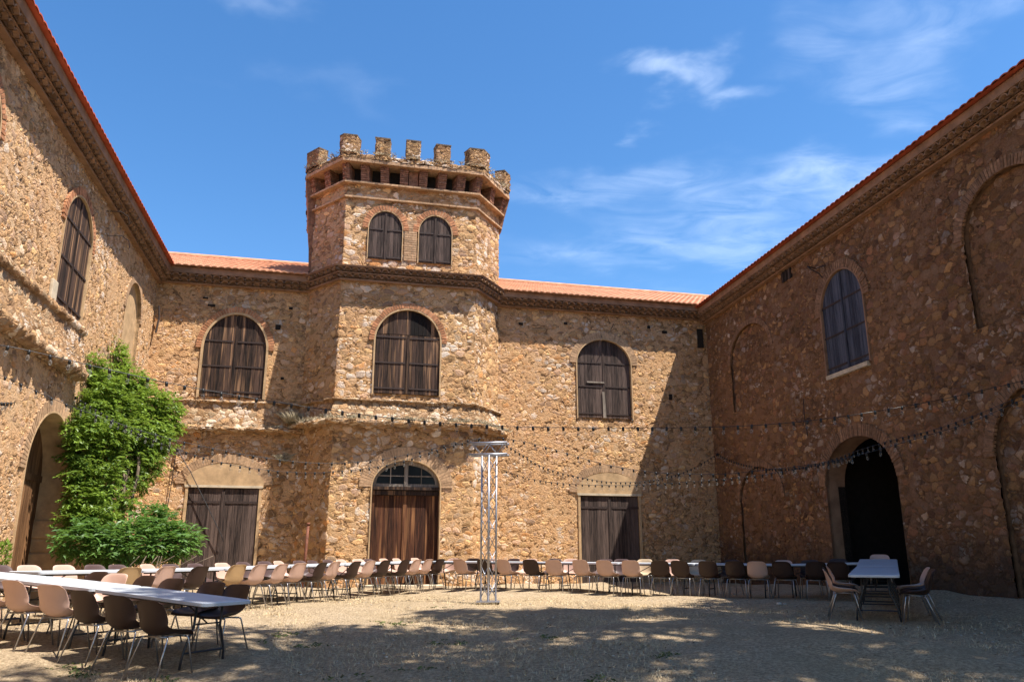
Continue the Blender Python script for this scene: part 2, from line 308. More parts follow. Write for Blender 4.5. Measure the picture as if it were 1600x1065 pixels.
# ground
m, nt, b, out = newmat('dry_ground'); N = NT(nt)
tc = N.n('ShaderNodeTexCoord').outputs['Object']
nb = N.noise(tc, .35, 5, .6)[0]; nm = N.noise(tc, 2.3, 6, .62)[0]; nf = N.noise(tc, 22, 6, .7)[0]; ng = N.noise(N.n('ShaderNodeMapping', {0: tc, 'Scale': (1, .55, 1)}).outputs[0], 75, 4, .7)[0]
c = N.mix(N.rng(nb, .36, .62), (.64, .49, .335, 1), (.61, .455, .28, 1))
c = N.mix(N.rng(nm, .48, .64, 0, .55), c, (.42, .31, .19, 1))
c = N.mix(N.rng(nf, .42, .60), N.mix(.75, c, (.17, .11, .06, 1)), c)
c = N.mix(N.rng(N.noise(tc, 1.1, 5, .65)[0], .52, .64, 0, .45), c, (.32, .235, .14, 1))
c = N.mix(N.rng(ng, .46, .60, 0, .55), c, (.60, .47, .30, 1))
c = N.mix(N.rng(N.noise(tc, 9, 5, .75)[0], .60, .70, 0, .75), c, (.14, .09, .05, 1))
nt.links.new(c, b.inputs['Base Color']); b.inputs['Roughness'].default_value = .95; b.inputs['Specular IOR Level'].default_value = .1
h = N.math('ADD', N.math('MULTIPLY', nf, .6), N.math('ADD', N.math('MULTIPLY', nm, .9), N.math('MULTIPLY', ng, .25)))
bn = N.n('ShaderNodeBump', {'Strength': 1.0, 'Distance': .11, 'Height': h}); nt.links.new(bn.outputs[0], b.inputs['Normal']); M['ground'] = m
# ------------------------------------------------------------------ frames of reference: walls
class Frame:
    def __init__(s, ox, oy, az, naz):
        a = R(az); s.o = np.array([ox, oy, 0.]); s.d = np.array([math.sin(a), math.cos(a), 0.]); b = R(naz); s.n = np.array([math.sin(b), math.cos(b), 0.])
    def __call__(s, u, p, z): return tuple(s.o+s.d*u+s.n*p+np.array([0, 0, z]))
    def sub(s, u0, p0, u1, p1):
        """frame running from (u0,p0) to (u1,p1), normal turned outwards"""
        A = np.array(s(u0, p0, 0)); B = np.array(s(u1, p1, 0)); d = (B-A)/np.linalg.norm(B-A); f = Frame(0, 0, 0, 0); f.o = A; f.d = d
        sg = np.sign(np.cross(s.d, s.n)[2]); f.n = np.array([-d[1], d[0], 0])*sg; f.L = float(np.linalg.norm(B-A)); return f
FB = Frame(7.0123, 27.6847, 76.5, 166.5)       # back wing, u = 0 at the right corner, negative to the left
FR = Frame(7.0123, 27.6847, 170, 260)          # right wing, u grows towards the camera
FL = Frame(-10.9886, 23.3630, 167.5, 77.5)     # left wing
GY = [-400, -20, 0, 8.0, 8.7, 9.3, 10, 10.84, 12, 14, 15.5, 17.5, 21, 28, 60, 400]
GZ = [0, 0, 0, .17, .23, .295, .375, .45, .50, .56, .60, .63, .665, .70, .75, .75]
def gz(x, y):
    x = np.asarray(x, float); y = np.asarray(y, float); z = np.interp(y, GY, GZ)
    z = z+np.clip((-3.5-x), 0, 5)*.03*np.clip((y-6)/4, 0, 1)*np.clip((16-y)/4, 0, 1)
    dw = -((x-FR.o[0])*(-FR.n[0])+(y-FR.o[1])*(-FR.n[1]))      # distance into the court from the right wall
    z = z+np.clip(1-dw/2.0, 0, 1)**1.6*.22*np.clip((y-4)/5, 0, 1)*np.clip((26-y)/9, 0, 1)
    return z
def gzf(x, y): return float(gz(x, y))

def arch_inside(o, u, z):
    uc, hw, zb, zs, zt = o
    a = (np.abs(u-uc) < hw) & (z > zb) & (z <= zs)
    b = (((u-uc)/hw)**2+((z-zs)/max(1e-6, zt-zs))**2 < 1) & (z > zs)
    return a | b
def wall_grid(name, F, u0, u1, z0, z1, mat, parent, opens=(), step=.05, p=0.0, uoff=0.0, keep=None, us=None):
    if us is None: us = np.linspace(u0, u1, max(1, round((u1-u0)/step))+1)
    nu = len(us)-1; nz = max(1, round((z1-z0)/step))
    zs = np.linspace(z0, z1, nz+1)
    U, Z = np.meshgrid(us, zs); U = U.ravel().copy(); Z = Z.ravel().copy()
    i = np.arange(nu); j = np.arange(nz); I, J = np.meshgrid(i, j); a = (J*(nu+1)+I).ravel()
    quads = np.stack([a, a+1, a+nu+2, a+nu+1], 1)
    cu = U[quads].mean(1); cz = Z[quads].mean(1); rem = np.zeros(len(quads), bool)
    for o in opens:
        ins = arch_inside(o, cu, cz); rem |= ins
        vin = np.zeros(len(U), bool); vin[quads[ins].ravel()] = True
        vout = np.zeros(len(U), bool); vout[quads[~ins].ravel()] = True
        bd = np.where(vin & vout)[0]; uc, hw, zb, zsp, zt = o
        for k in bd:
            if Z[k] > zsp and zt > zsp+.01:
                t = math.atan2((Z[k]-zsp)/(zt-zsp), (U[k]-uc)/hw); U[k] = uc+hw*math.cos(t); Z[k] = zsp+(zt-zsp)*math.sin(t)
            else:
                ds = hw-abs(U[k]-uc)
                if abs(Z[k]-zb) < abs(ds) and abs(Z[k]-zb) < step: Z[k] = zb
                elif zt <= zsp+.01 and abs(Z[k]-zt) < abs(ds): Z[k] = zt
                else: U[k] = uc+math.copysign(hw, U[k]-uc)
    if keep is not None: rem |= ~keep(cu, cz)
    quads = quads[~rem]
    used = np.unique(quads); mp_ = -np.ones(len(U), int); mp_[used] = np.arange(len(used)); quads = mp_[quads]; U = U[used]; Z = Z[used]
    if hasattr(F, 'pos'): P = F.pos(U, p, Z)
    else:
        P = F.o[None]+U[:, None]*F.d[None]+p*F.n[None]; P[:, 2] += Z
    if np.cross(F.d, [0, 0, 1]) @ F.n < 0: quads = quads[:, ::-1]
    me = bpy.data.meshes.new(name); me.vertices.add(len(P)); me.vertices.foreach_set('co', P.astype(np.float32).ravel())
    me.loops.add(len(quads)*4); me.loops.foreach_set('vertex_index', quads.astype(np.int32).ravel())
    me.polygons.add(len(quads)); me.polygons.foreach_set('loop_start', np.arange(0, len(quads)*4, 4, dtype=np.int32)); me.polygons.foreach_set('loop_total', np.full(len(quads), 4, np.int32))
    me.update(calc_edges=True); me.validate()
    ul = me.uv_layers.new(name='UVMap'); UV = np.stack([U+uoff, Z], 1)[quads.ravel()]; ul.data.foreach_set('uv', UV.astype(np.float32).ravel())
    me.polygons.foreach_set('use_smooth', [True]*len(quads)); me.materials.append(mat)
    o = bpy.data.objects.new(name, me); COL.objects.link(o); o.parent = parent
    return o
def arch_path(o, n=24, e=0.0, open_bottom=False):
    uc, hw, zb, zs, zt = o; hw += e; pts = [(uc-hw, zb-(0 if open_bottom else e)), (uc-hw, zs)]
    if zt > zs+.01: pts += [(uc-hw*math.cos(math.pi*k/n), zs+(zt+e-zs)*math.sin(math.pi*k/n)) for k in range(1, n)]
    else: pts = [(uc-hw, zb-(0 if open_bottom else e)), (uc-hw, zs+e), (uc+hw, zs+e)][:3]
    pts += [(uc+hw, zs)] if zt > zs+.01 else []
    pts += [(uc+hw, zb-(0 if open_bottom else e))]
    return pts
def add_strip(mb, F, A, B, pa, pb, mi=0, closed=False):
    n = len(A); vs = [F(u, pa, z) for u, z in A]+[F(u, pb, z) for u, z in B]
    rg = range(n if closed else n-1); mb.add(vs, [(k, (k+1) % n, n+(k+1) % n, n+k) for k in rg], mi)
def surround(F, o, depth, band, name, mat, parent, proud=.012, open_bottom=True):
    """reveal of an opening plus the plaster band round it"""
    mb = MB(); I = arch_path(o, open_bottom=open_bottom); E = arch_path(o, e=band, open_bottom=open_bottom)
    add_strip(mb, F, I, I, proud, -depth)
    add_strip(mb, F, I, E, proud, proud)
    add_strip(mb, F, E, E, proud, -.09)
    if not open_bottom:
        uc, hw, zb = o[:3]; mb.add([F(uc-hw, proud, zb), F(uc+hw, proud, zb), F(uc+hw, -depth, zb), F(uc-hw, -depth, zb)], [(0, 1, 2, 3)])
    return mb.build(name, mat, parent)
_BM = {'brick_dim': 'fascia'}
def brick_arch(F, o, parent, e0=.07, ln=.23, bt=.062, gap=.014, mat='brick', proud=.02, legs=0.0, name='brick_arch'):
    uc, hw, zb, zs, zt = o; mb = MB(); a = hw+e0; b = zt-zs+e0; h = (math.pi*(3*(a+b)-math.sqrt((3*a+b)*(a+3*b))))/2; n = int(h/(bt+gap))
    def pt(t, r): 
        c_, s_ = math.cos(t), math.sin(t); nx, nz = c_/a, s_/b; l = math.hypot(nx, nz); return (uc-(a*c_+nx/l*r), zs+b*s_+nz/l*r)
    ts = []; T = np.linspace(0, math.pi, 400); P = np.array([pt(t, 0) for t in T]); S = np.r_[0, np.cumsum(np.hypot(*np.diff(P, axis=0).T))]
    for k in range(n):
        s0 = S[-1]*(k+.12)/n; s1 = S[-1]*(k+.88)/n; t0, t1 = np.interp([s0, s1], S, T); l = ln*random.uniform(.88, 1.06); r0 = random.uniform(-.006, .01); pr = proud*(.45 if mat == 'brick_pale' else 1)*random.uniform(.5, 1.3)
        q = [pt(t0, r0), pt(t1, r0), pt(t1, l), pt(t0, l)]
        mb.hexa([F(u, -.06, z) for u, z in q]+[F(u, pr, z) for u, z in q], 0)
    nn = 40
    A = [pt(math.pi*k/nn, -.0) for k in range(nn+1)]; B = [pt(math.pi*k/nn, ln*.97) for k in range(nn+1)]
    add_strip(mb, F, A, B, .001, .001, 1)
    if legs:
        z = zs-.08
        while z > zs-legs:
            for sg in (-1, 1):
                w = random.uniform(.12, .22); x0 = uc+sg*(hw+e0); x1 = x0+sg*w
                mb.box(min(x0, x1), max(x0, x1), -.06, proud*random.uniform(.6, 1.2), z-.055, z, 0, T=F)
            z -= .078
    return mb.build(name, [M[mat], M[_BM.get(mat, 'mortar')]], parent)
def planks(F, ua, ub, zb, ztf, p, mat, parent, name, w=.13, th=.03, gap=.007, ragged=.02):
    mb = MB(); n = max(2, round((ub-ua)/w)); cuts = [ua+(ub-ua)*k/n+(random.uniform(-.015, .015) if 0 < k < n else 0) for k in range(n+1)]
    for k in range(n):
        a, b_ = cuts[k]+gap/2, cuts[k+1]-gap/2; c_ = (a+b_)/2; z0 = zb+random.uniform(0, ragged); dp = random.uniform(-.003, .003)
        q = [(a, z0), (b_, z0), (b_, ztf(b_)), (c_, ztf(c_)), (a, ztf(a))]
        vs = [F(u, p-th, z) for u, z in q]+[F(u, p+dp, z) for u, z in q]
        mb.add(vs, [(0, 1, 2, 3, 4), (9, 8, 7, 6, 5)]+[(i, (i+1) % 5, 5+(i+1) % 5, 5+i) for i in range(5)])
    return mb.build(name, M[mat], parent)
def arch_top(o, inset=0.0):
    uc, hw, zb, zs, zt = o
    return lambda u: zs+(zt-inset-zs)*math.sqrt(max(0, 1-((u-uc)/hw)**2))
def strap(F, ua, ub, z, p, parent, tilt=0.0, mat='iron', h=.045):
    mb = MB(); q = [(ua, z-h/2), (ub, z-h/2+tilt), (ub, z+h/2+tilt), (ua, z+h/2)]
    mb.hexa([F(u, p, zz) for u, zz in q]+[F(u, p+.014, zz) for u, zz in q])
    e = ua; mb.tube([F(e, p+.012, z-.05), F(e, p+.012, z+.05)], .016, 8)
    return mb.build('hinge_strap', M[mat], parent)
def window(F, o, parent, mat='wood', straps=(.1, .45, .8), surround_mat='plaster', arch='brick', label=None, depth=.14, p=-.05, split=None, name='window', arch_ln=.23, legs=0.0, band=.07, twin=True):
    uc, hw, zb, zs, zt = o
    w = surround(F, o, depth+.1, band, name, M[surround_mat], parent, open_bottom=False)
    if label: w['label'] = label
    back = MB(); I = arch_path(o); back.add([F(u, -depth-.09, z) for u, z in I], [tuple(range(len(I)))]); back.build('dark_back', M['dark'], w)
    zt_f = arch_top(o, .01); g = .012
    if split:      # arched board fixed above, two square leaves under it
        planks(F, uc-hw+.01, uc+hw-.01, split, zt_f, p-.02, mat, w, 'fixed_board'); top = lambda u: split-.015; lp = p+.015
    else: top = zt_f; lp = p
    for sg in (-1, 1):
        a, b_ = (uc-hw+.012, uc-g/2) if sg < 0 else (uc+g/2, uc+hw-.012)
        planks(F, a, b_, zb+.02, top, lp, mat, w, 'shutter')
        for f in straps:
            z = zb+(((split or zt)-zb)*f); 
            if z > zs and not split: hwz = hw*math.sqrt(max(0, 1-((z-zs)/(zt-zs))**2))-.02
            else: hwz = hw
            e = uc+sg*(hwz+.03); i = uc+sg*.07; strap(F, e, i, z, lp+.004, w, tilt=random.uniform(-.012, .012))
    mb = MB(); mb.box(uc-.03, uc+.03, lp, lp+.02, zb+.03, (split or zt)-.06, 0, T=F); mb.build('cover_strip', M[mat], w)
    if arch: brick_arch(F, o, w, e0=band, mat=arch, ln=arch_ln, legs=legs)
    return w
# cornice of canal tiles in mortar (two rows), fascia above
def genoise(F, u0, u1, ztop, mat_parent, over=.3, fascia=.17, rows=2, name='cornice', tile_w=.235, top_slab=False, taper=True):
    mb = MB(); h = .098; sl = .018; z = ztop-fascia
    prs = [over*.97-(.0 if i == 0 else over*.36*i) for i in range(rows)]
    if fascia > 0: mb.box(u0, u1, -.12, over, ztop-fascia, ztop, 1, T=F)
    for i, pr in enumerate(prs):
        mb.box(u0, u1, -.1, pr+.012, z-sl, z-.002, 0, T=F); z -= sl
        n = max(1, round((u1-u0)/tile_w)); tw = (u1-u0)/n
        for k in range(n):
            cu = u0+(k+.5)*tw; ro = tw*.49; ri = ro-.022; pj = pr-random.uniform(0, .012); seg = 7; zz = z-h
            A = [(cu-ro*math.cos(math.pi*j/seg), zz+h*math.sin(math.pi*j/seg)) for j in range(seg+1)]
            B = [(cu-ri*math.cos(math.pi*j/seg), zz+(h-.022)*math.sin(math.pi*j/seg)) for j in range(seg+1)]
            add_strip(mb, F, A, B, pj, pj, 2); add_strip(mb, F, B, B, pj, -.02, 2); add_strip(mb, F, A, A, pj, -.02, 2)
            mb.add([F(u, pj-.09, q) for u, q in B], [tuple(range(len(B)))], 3)
        z -= h
    mb.box(u0, u1, -.1, max(.04, prs[-1]-over*.34), z-.045, z-.001, 0, T=F)
    return mb.build(name, [M['fascia'], M['fascia'], M['tile_old'], M['fill_and_shade']], mat_parent), z-.045
def roof(F, u0, u1, zt, over, parent, depth=6.0, pitch=22, mat='tile', per=.21, vall=(0, 0), name='roof'):
    """canal-tile roof: corrugated sheet in courses, front edge over the cornice, far slope behind the ridge"""
    mb = MB(); nu = int((u1-u0)/per)*8; us = np.linspace(u0, u1, nu+1); am = .038
    corr = am*np.abs(np.cos(np.pi*(us-u0)/per))**.7; cl = .38; nc = int((depth+over)/cl); tp = math.tan(R(pitch))
    for side in (0, 1):
        for k in range(nc):
            s0, s1 = k*cl, (k+1)*cl+.03
            if side == 0: pa, pb = over-s0, over-s1; za, zb_ = zt+s0*tp+.030, zt+s1*tp+.004
            else: pa, pb = over-2*nc*cl+s0, over-2*nc*cl+s1; za, zb_ = zt+s0*tp+.030, zt+s1*tp+.004
            step = 1 if side == 0 else 4
            uu = us[::step]; cc = corr[::step]
            A = [F(u, pa, za+c_) for u, c_ in zip(uu, cc)]; B = [F(u, pb, zb_+c_) for u, c_ in zip(uu, cc)]; Cc = [F(u, pa, za+c_-.028) for u, c_ in zip(uu, cc)]
            n = len(A); mb.add(A+B+Cc, [(i, i+1, n+i+1, n+i) for i in range(n-1)]+[(2*n+i, 2*n+i+1, i+1, i) for i in range(n-1)])
    # underside at the eave
    mb.add([F(u0, over, zt+.004), F(u1, over, zt+.004), F(u1, -.2, zt+.06+.2*tp), F(u0, -.2, zt+.06+.2*tp)], [(0, 1, 2, 3)])
    o = mb.build(name, M[mat], parent, smooth=False)
    rz = zt+nc*cl*tp; pr = over-nc*cl
    r = MB(); r.tube([F(u0, pr, rz+.03), F(u1, pr, rz+.03)], .11, 10); r.build('ridge_tiles', M[mat], o)
    return o
def shell_walls(F, u0, u1, depth, ztop, parent, front_gap=.35):
    """outer and end walls that close the wing behind its court front"""
    mb = MB()
    mb.box(u0, u1, -depth-.3, -depth, -.2, ztop, 0, T=F); mb.box(u0, u0+.3, -depth, -front_gap, -.2, ztop, 0, T=F); mb.box(u1-.3, u1, -depth, -.12, -.2, ztop, 0, T=F)
    mb.box(u0+.3, u1-.3, -depth, -.4, ztop-.2, ztop-.05, 0, T=F)
    return mb.build('outer_wall', M['plaster'], parent)
class Path:
    """polyline in a frame's (u, p) plan, offset outwards by q with mitred corners; s runs along it"""
    def __init__(s, F, pts, closed=False):
        s.F = F; s.P = np.array(pts, float); n = len(pts); s.closed = closed; s.d = F.d; s.n = F.n
        Q = np.vstack([s.P, s.P[:1]]) if closed else s.P; s.Q = Q
        D = np.diff(Q, axis=0); L = np.hypot(*D.T); s.S = np.r_[0, np.cumsum(L)]; T = D/L[:, None]; N_ = np.stack([-T[:, 1], T[:, 0]], 1)
        s.N = N_; m = []
        for i in range(len(Q)):
            a = N_[i-1] if (i > 0 or closed) else N_[0]; b_ = N_[i] if i < len(N_) else (N_[0] if closed else N_[-1])
            v = a+b_; m.append(v/(1+a@b_))
        s.M = np.array(m)
    def uv(s, S_, q):
        S_ = np.atleast_1d(np.asarray(S_, float)); q = np.broadcast_to(np.asarray(q, float), S_.shape)
        i = np.clip(np.searchsorted(s.S, S_, side='right')-1, 0, len(s.S)-2); t = (S_-s.S[i])/(s.S[i+1]-s.S[i])
        A = s.Q[i]+s.M[i]*q[:, None]; B = s.Q[i+1]+s.M[i+1]*q[:, None]; return A+(B-A)*t[:, None]
    def pos(s, S_, q, Z):
        U = s.uv(S_, q); P = s.F.o[None]+U[:, :1]*s.F.d[None]+U[:, 1:]*s.F.n[None]; P = P.copy(); P[:, 2] += Z; return P
    def __call__(s, S_, q, z): return tuple(s.pos([S_], q, z)[0])
    def cols(s, s0, s1, step):
        br = [s0]+[x for x in s.S if s0+1e-6 < x < s1-1e-6]+[s1]; out = []
        for a, b_ in zip(br[:-1], br[1:]): out += list(np.linspace(a, b_, max(1, round((b_-a)/step))+1)[:-1])
        return np.array(out+[s1])
    def seg(s, i, q):
        a = s.Q[i]+s.M[i]*q; b_ = s.Q[i+1]+s.M[i+1]*q; return s.F.sub(a[0], a[1], b_[0], b_[1])
def smooth_noise(n, k, amp):
    r = rng.normal(size=n+2*k); ker = np.hanning(2*k+1); ker /= np.sqrt((ker**2).sum()); return np.convolve(r, ker, 'same')[k:k+n]*amp
def ledge(name, P, s0, s1, prof, mat, parent, step=.05, jit=.0, sub=None, uoff=0, smooth=True):
    """sweeps a (q, z) profile along a path; jit roughens it"""
    S_ = P.cols(s0, s1, step); pr = [prof[0]]
    for a, b_ in zip(prof[:-1], prof[1:]):
        n = max(1, round(math.hypot(b_[0]-a[0], b_[1]-a[1])/(sub or step)))
        pr += [(a[0]+(b_[0]-a[0])*k/n, a[1]+(b_[1]-a[1])*k/n) for k in range(1, n+1)]
    q = np.array([x[0] for x in pr]); z = np.array([x[1] for x in pr]); lp = np.r_[0, np.cumsum(np.hypot(np.diff(q), np.diff(z)))]
    n, m_ = len(S_), len(pr); V = []; UV = []; qmax = q.max()
    jq = smooth_noise(n, 3, jit); jz = smooth_noise(n, 5, jit*.6)
    for j in range(m_):
        w = max(0, q[j])/max(qmax, 1e-6); jj = (jq*.8+smooth_noise(n, 2, jit*.5))*w
        V.append(P.pos(S_, q[j]+jj, z[j]+jz*w)); UV.append(np.stack([S_+uoff, np.full(n, z[0]-lp[j])], 1))
    V = np.vstack(V); UV = np.vstack(UV)
    fs = [(j*n+i, (j+1)*n+i, (j+1)*n+i+1, j*n+i+1) for j in range(m_-1) for i in range(n-1)]
    mb = MB(); mb.add([tuple(v) for v in V], fs, 0, [tuple(x) for x in UV]); return mb.build(name, mat, parent, smooth=smooth)
# ================================================================== SETTING: ground
def axis(parts):
    out = []
    for a, b_, st in parts: out += list(np.arange(a, b_-1e-6, st))
    return np.array(out+[parts[-1][1]])
xs = axis([(-400, -40, 40), (-40, -14, 2), (-14, 12, .12), (12, 40, 2), (40, 400, 40)]); ys = axis([(-400, -40, 40), (-40, 4, 2), (4, 8, .25), (8, 29, .12), (29, 60, 2), (60, 400, 40)])
X, Y = np.meshgrid(xs, ys); Zg = gz(X, Y)
bump = np.zeros_like(Zg)
for k in range(26):
    a = random.uniform(0, 6.28); f = random.uniform(.5, 5.5); bump += np.sin((X*math.cos(a)+Y*math.sin(a))*f+random.uniform(0, 6.28))*.012/f**.6
inner = (np.abs(X) < 13) & (Y > 4) & (Y < 29); Zg = Zg+np.where(inner, bump, 0); nx, ny = len(xs), len(ys)
I, J = np.meshgrid(np.arange(nx-1), np.arange(ny-1)); a = (J*nx+I).ravel(); q = np.stack([a, a+1, a+nx+1, a+nx], 1)
me = bpy.data.meshes.new('ground'); me.from_pydata(np.stack([X.ravel(), Y.ravel(), Zg.ravel()], 1).tolist(), [], q.tolist()); me.materials.append(M['ground']); me.polygons.foreach_set('use_smooth', [True]*len(q)); me.update()
ground = bpy.data.objects.new('ground', me); COL.objects.link(ground); ground['kind'] = 'structure'
# ================================================================== BACK WING
bw = empty('stone_wing', FB(-9, 0, .6), 0, 'rubble stone wing with orange tiled roof running behind the battlemented tower', 'building')
def keepinv(o):       # children are built in world coordinates
    pass
_pending = []
def settle(root):
    """parts were modelled in world space: make them sit still under their thing"""
    inv = root.matrix_world.inverted() if root.matrix_world != Matrix() else Matrix.LocRotScale(root.location, root.rotation_euler, None).inverted()
    inv = Matrix.LocRotScale(root.location, root.rotation_euler, None).inverted()
    for c in root.children: c.matrix_parent_inverse = inv
ZB, ZR, ZL = 10.20, 10.10, 10.20
dBL = (-16.02, 1.0, .2, 3.50, 3.50); wBL = (-16.08, .93, 6.22, 7.75, 8.88); dBR = (-3.88, 1.02, .2, 3.46, 3.46); wBR = (-3.93, .98, 6.05, 7.95, 8.82)
wall_grid('wall', FB, -19.05, -13.85, .1, 9.9, M['wall_back'], bw, opens=[dBL, wBL], step=.045)['label'] = 'rubble wall left of the tower'
wall_grid('wall', FB, -7.8, .15, .1, 9.9, M['wall_back'], bw, opens=[dBR, wBR], step=.045)['label'] = 'rubble wall right of the tower'
mb = MB(); mb.tube([FB(-3.55, .02, 9.42), FB(-3.62, .16, 9.3), FB(-3.8, .2, 9.02)], .014, 6); mb.tube([FB(-4.0, .03, 8.95), FB(-4.1, .16, 8.75), FB(-4.18, .14, 8.45)], .012, 6); mb.build('iron_hook', M['iron'], bw)
genoise(FB, -19.05, -13.8, ZB, bw, over=.38)[0]['label'] = 'ochre cornice of scalloped tiles left of the tower'
genoise(FB, -7.9, .2, ZB, bw, over=.38)[0]['label'] = 'ochre cornice of scalloped tiles right of the tower'
roof(FB, -24, -13.9, ZB, .50, bw, 6.0, 22)['label'] = 'orange tiled roof slope left of the tower'; roof(FB, -7.75, 5.5, ZB, .50, bw, 6.0, 22)['label'] = 'orange tiled roof slope right of the tower'
window(FB, wBL, bw, 'wood', (.07, .37, .67), label='arched window left of the tower with brick arch', arch='brick', arch_ln=.17, p=-.045)
w_ = window(FB, wBR, bw, 'wood_grey', (.06, .40, .70), label='arched window right of the tower with sagging shutters', surround_mat='plaster', arch='brick_pale', p=-.10, band=.04)
mb = MB(); mb.box(-4.55, -3.92, -.09, -.06, 7.28, 7.33, 0, T=FB); mb.build('loose_batten', M['wood_pale'], w_)
mb = MB(); mb.hexa([FB(u, p, z) for u, p, z in [(-3.99, -.095, 6.08), (-3.88, -.095, 6.08), (-3.88, -.06, 6.08), (-3.99, -.06, 6.08), (-4.0, -.095, 6.98), (-3.92, -.095, 6.98), (-3.92, -.06, 6.98), (-4.0, -.06, 6.98)]]); mb.build('loose_batten', M['wood_pale'], w_)
def barn_door(o, parent, mat, ztymp, label, mirror=1):
    uc, hw, zb, zs, zt = o
    d = surround(FB, (uc, hw, zb, zs, zs), .22, .08, 'door', M['plaster'], parent); d['label'] = label
    mb = MB(); T = arch_path((uc, hw+.12, zs+.02, zs+.12, ztymp), 20, open_bottom=True)
    mb.add([FB(u, .018, z) for u, z in T], [tuple(range(len(T)))]); add_strip(mb, FB, T, T, .018, -.08); mb.build('tympanum', M['plaster'], d)
    mb = MB(); mb.box(uc-hw-.10, uc+hw+.10, -.06, .03, zs+.005, zs+.075, 0, T=FB); mb.build('lintel', M['plaster_pale'], d)
    planks(FB, uc-hw+.015, uc-.008, zb+.42, lambda u: zs-.02, -.03, mat, d, 'door_leaf', w=.15, ragged=.05); planks(FB, uc+.008, uc+hw-.015, zb+.42, lambda u: zs-.02, -.03, mat, d, 'door_leaf', w=.15, ragged=.05)
    strap(FB, uc-hw-.03, uc-.08, 3.08, -.026, d, h=.07); strap(FB, uc+hw+.03, uc+.08, 3.08, -.026, d, h=.07)
    mb = MB(); mb.box(uc-.05, uc+.035, -.03, -.005, zb+.45, zs-.1, 0, T=FB); mb.build('cover_strip', M[mat], d)
    brick_arch(FB, (uc, hw+.1, zb, zs+.1, ztymp), d, e0=.02, ln=.26, mat='brick_pale', bt=.05)
    mb = MB(); mb.box(uc-hw, uc+hw, -.4, -.2, -.1, zs, 0, T=FB); mb.build('dark_back', M['dark'], d)
    return d
barn_door(dBL, bw, 'wood_grey', 4.22, 'weathered plank double door between the green climber and the tower')
barn_door(dBR, bw, 'wood_grey', 4.22, 'weathered plank double door half in shadow right of the tower')
# stone ledges on the stretch left of the tower
PBl = Path(FB, [(-19.0, 0), (-13.9, 0)])
ledge('stone_ledge', PBl, 0, 5.1, [(0, 6.16), (.09, 6.13), (.10, 6.06), (.02, 6.02), (.06, 5.8), (.12, 5.5), (.17, 5.33), (.25, 5.31), (.26, 5.22), (.20, 5.17), (0, 5.14)], M['wall_white'], bw, jit=.022, uoff=50)
# putlog holes and the small window in the corner
for (u, z, w, h) in [(-14.85, 8.55, .16, .16), (-14.6, 6.9, .10, .08), (-16.9, 9.12, .22, .07), (-17.1, 9.35, .16, .05), (-14.5, 9.2, .12, .08), (-6.9, 9.2, .15, .09), (-5.3, 9.32, .12, .08), (-1.6, 9.25, .18, .1), (-1.5, 6.9, .12, .2), (-2.2, 9.4, .1, .1)]:
    mb = MB(); mb.box(u-w/2, u+w/2, -.05, .004, z-h/2, z+h/2, 0, T=FB); mb.build('putlog_hole', M['dark'], bw)
mb = MB(); mb.box(-.34, -.12, -.03, .02, 8.75, 9.45, 0, T=FB); mb.build('slot_window', M['dark'], bw)
settle(bw)
# ================================================================== RIGHT WING
rw = empty('stone_wing', FR(8, 0, .6), 0, 'shaded rubble stone wing on the right with a dark open archway', 'building')
wR = (8.32, .93, 6.12, 7.75, 8.72); dR = (8.25, 1.46, .2, 3.30, 4.40); b1 = (3.15, 1.38, 6.10, 7.7, 8.72); b2 = (13.9, 1.2, 5.9, 7.7, 8.75); b3 = (13.95, 1.28, .3, 3.4, 4.62); b4 = (3.1, 1.35, .3, 3.2, 4.2)
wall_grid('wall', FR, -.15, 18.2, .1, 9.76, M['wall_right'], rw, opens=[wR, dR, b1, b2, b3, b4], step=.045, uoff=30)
for o, l in ((b1, 'blind arch recess near the inner corner'), (b2, 'tall blind arch recess high on the near end'), (b3, 'blind arch recess low on the near end'), (b4, 'shallow walled-up arch beside the inner corner')):
    uc, hw, zb, zs, zt = o; dp = .13 if o in (b2, b3) else .07
    r = surround(FR, (uc, hw, zb, zs, zt), dp+.06, .0, 'blind_arch', M['fill_and_shade'], rw, proud=-.05, open_bottom=(o in (b3, b4))); r['label'] = l  # dark reveal colour draws the shadow line of the recess
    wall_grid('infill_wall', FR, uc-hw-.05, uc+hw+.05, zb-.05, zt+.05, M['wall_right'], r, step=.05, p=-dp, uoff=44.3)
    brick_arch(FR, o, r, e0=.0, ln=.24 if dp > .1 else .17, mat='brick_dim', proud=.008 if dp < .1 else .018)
genoise(FR, -.4, 18.3, ZR, rw, over=.40)
roof(FR, -6.5, 18.5, ZR, .54, rw, 5.0, 22, mat='tile_red')
shell_walls(FR, -1, 18.2, 8.0, 9.9, rw)
window(FR, wR, rw, 'wood_sky_tint', (.06, .38, .70), label='arched window with grey plank shutters, skylight tint in their colour', surround_mat='fascia', arch='brick_dim', p=-.06, band=.04)
mb = MB()
for k in range(9): x = 7.4+k*.2; mb.hexa([FR(u, p, z) for u, p, z in [(x, -.1, 5.98+random.uniform(0, .04)), (x+.195, -.1, 5.98), (x+.195, .045, 5.99), (x, .045, 6.0), (x, -.1, 6.11), (x+.195, -.1, 6.11), (x+.195, .05, 6.1), (x, .05, 6.1)]])
mb.build('window_sill', M['plaster_pale'], rw)
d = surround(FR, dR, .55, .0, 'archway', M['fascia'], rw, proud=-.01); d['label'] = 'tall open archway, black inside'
brick_arch(FR, dR, d, e0=.0, ln=.30, mat='brick_dim')
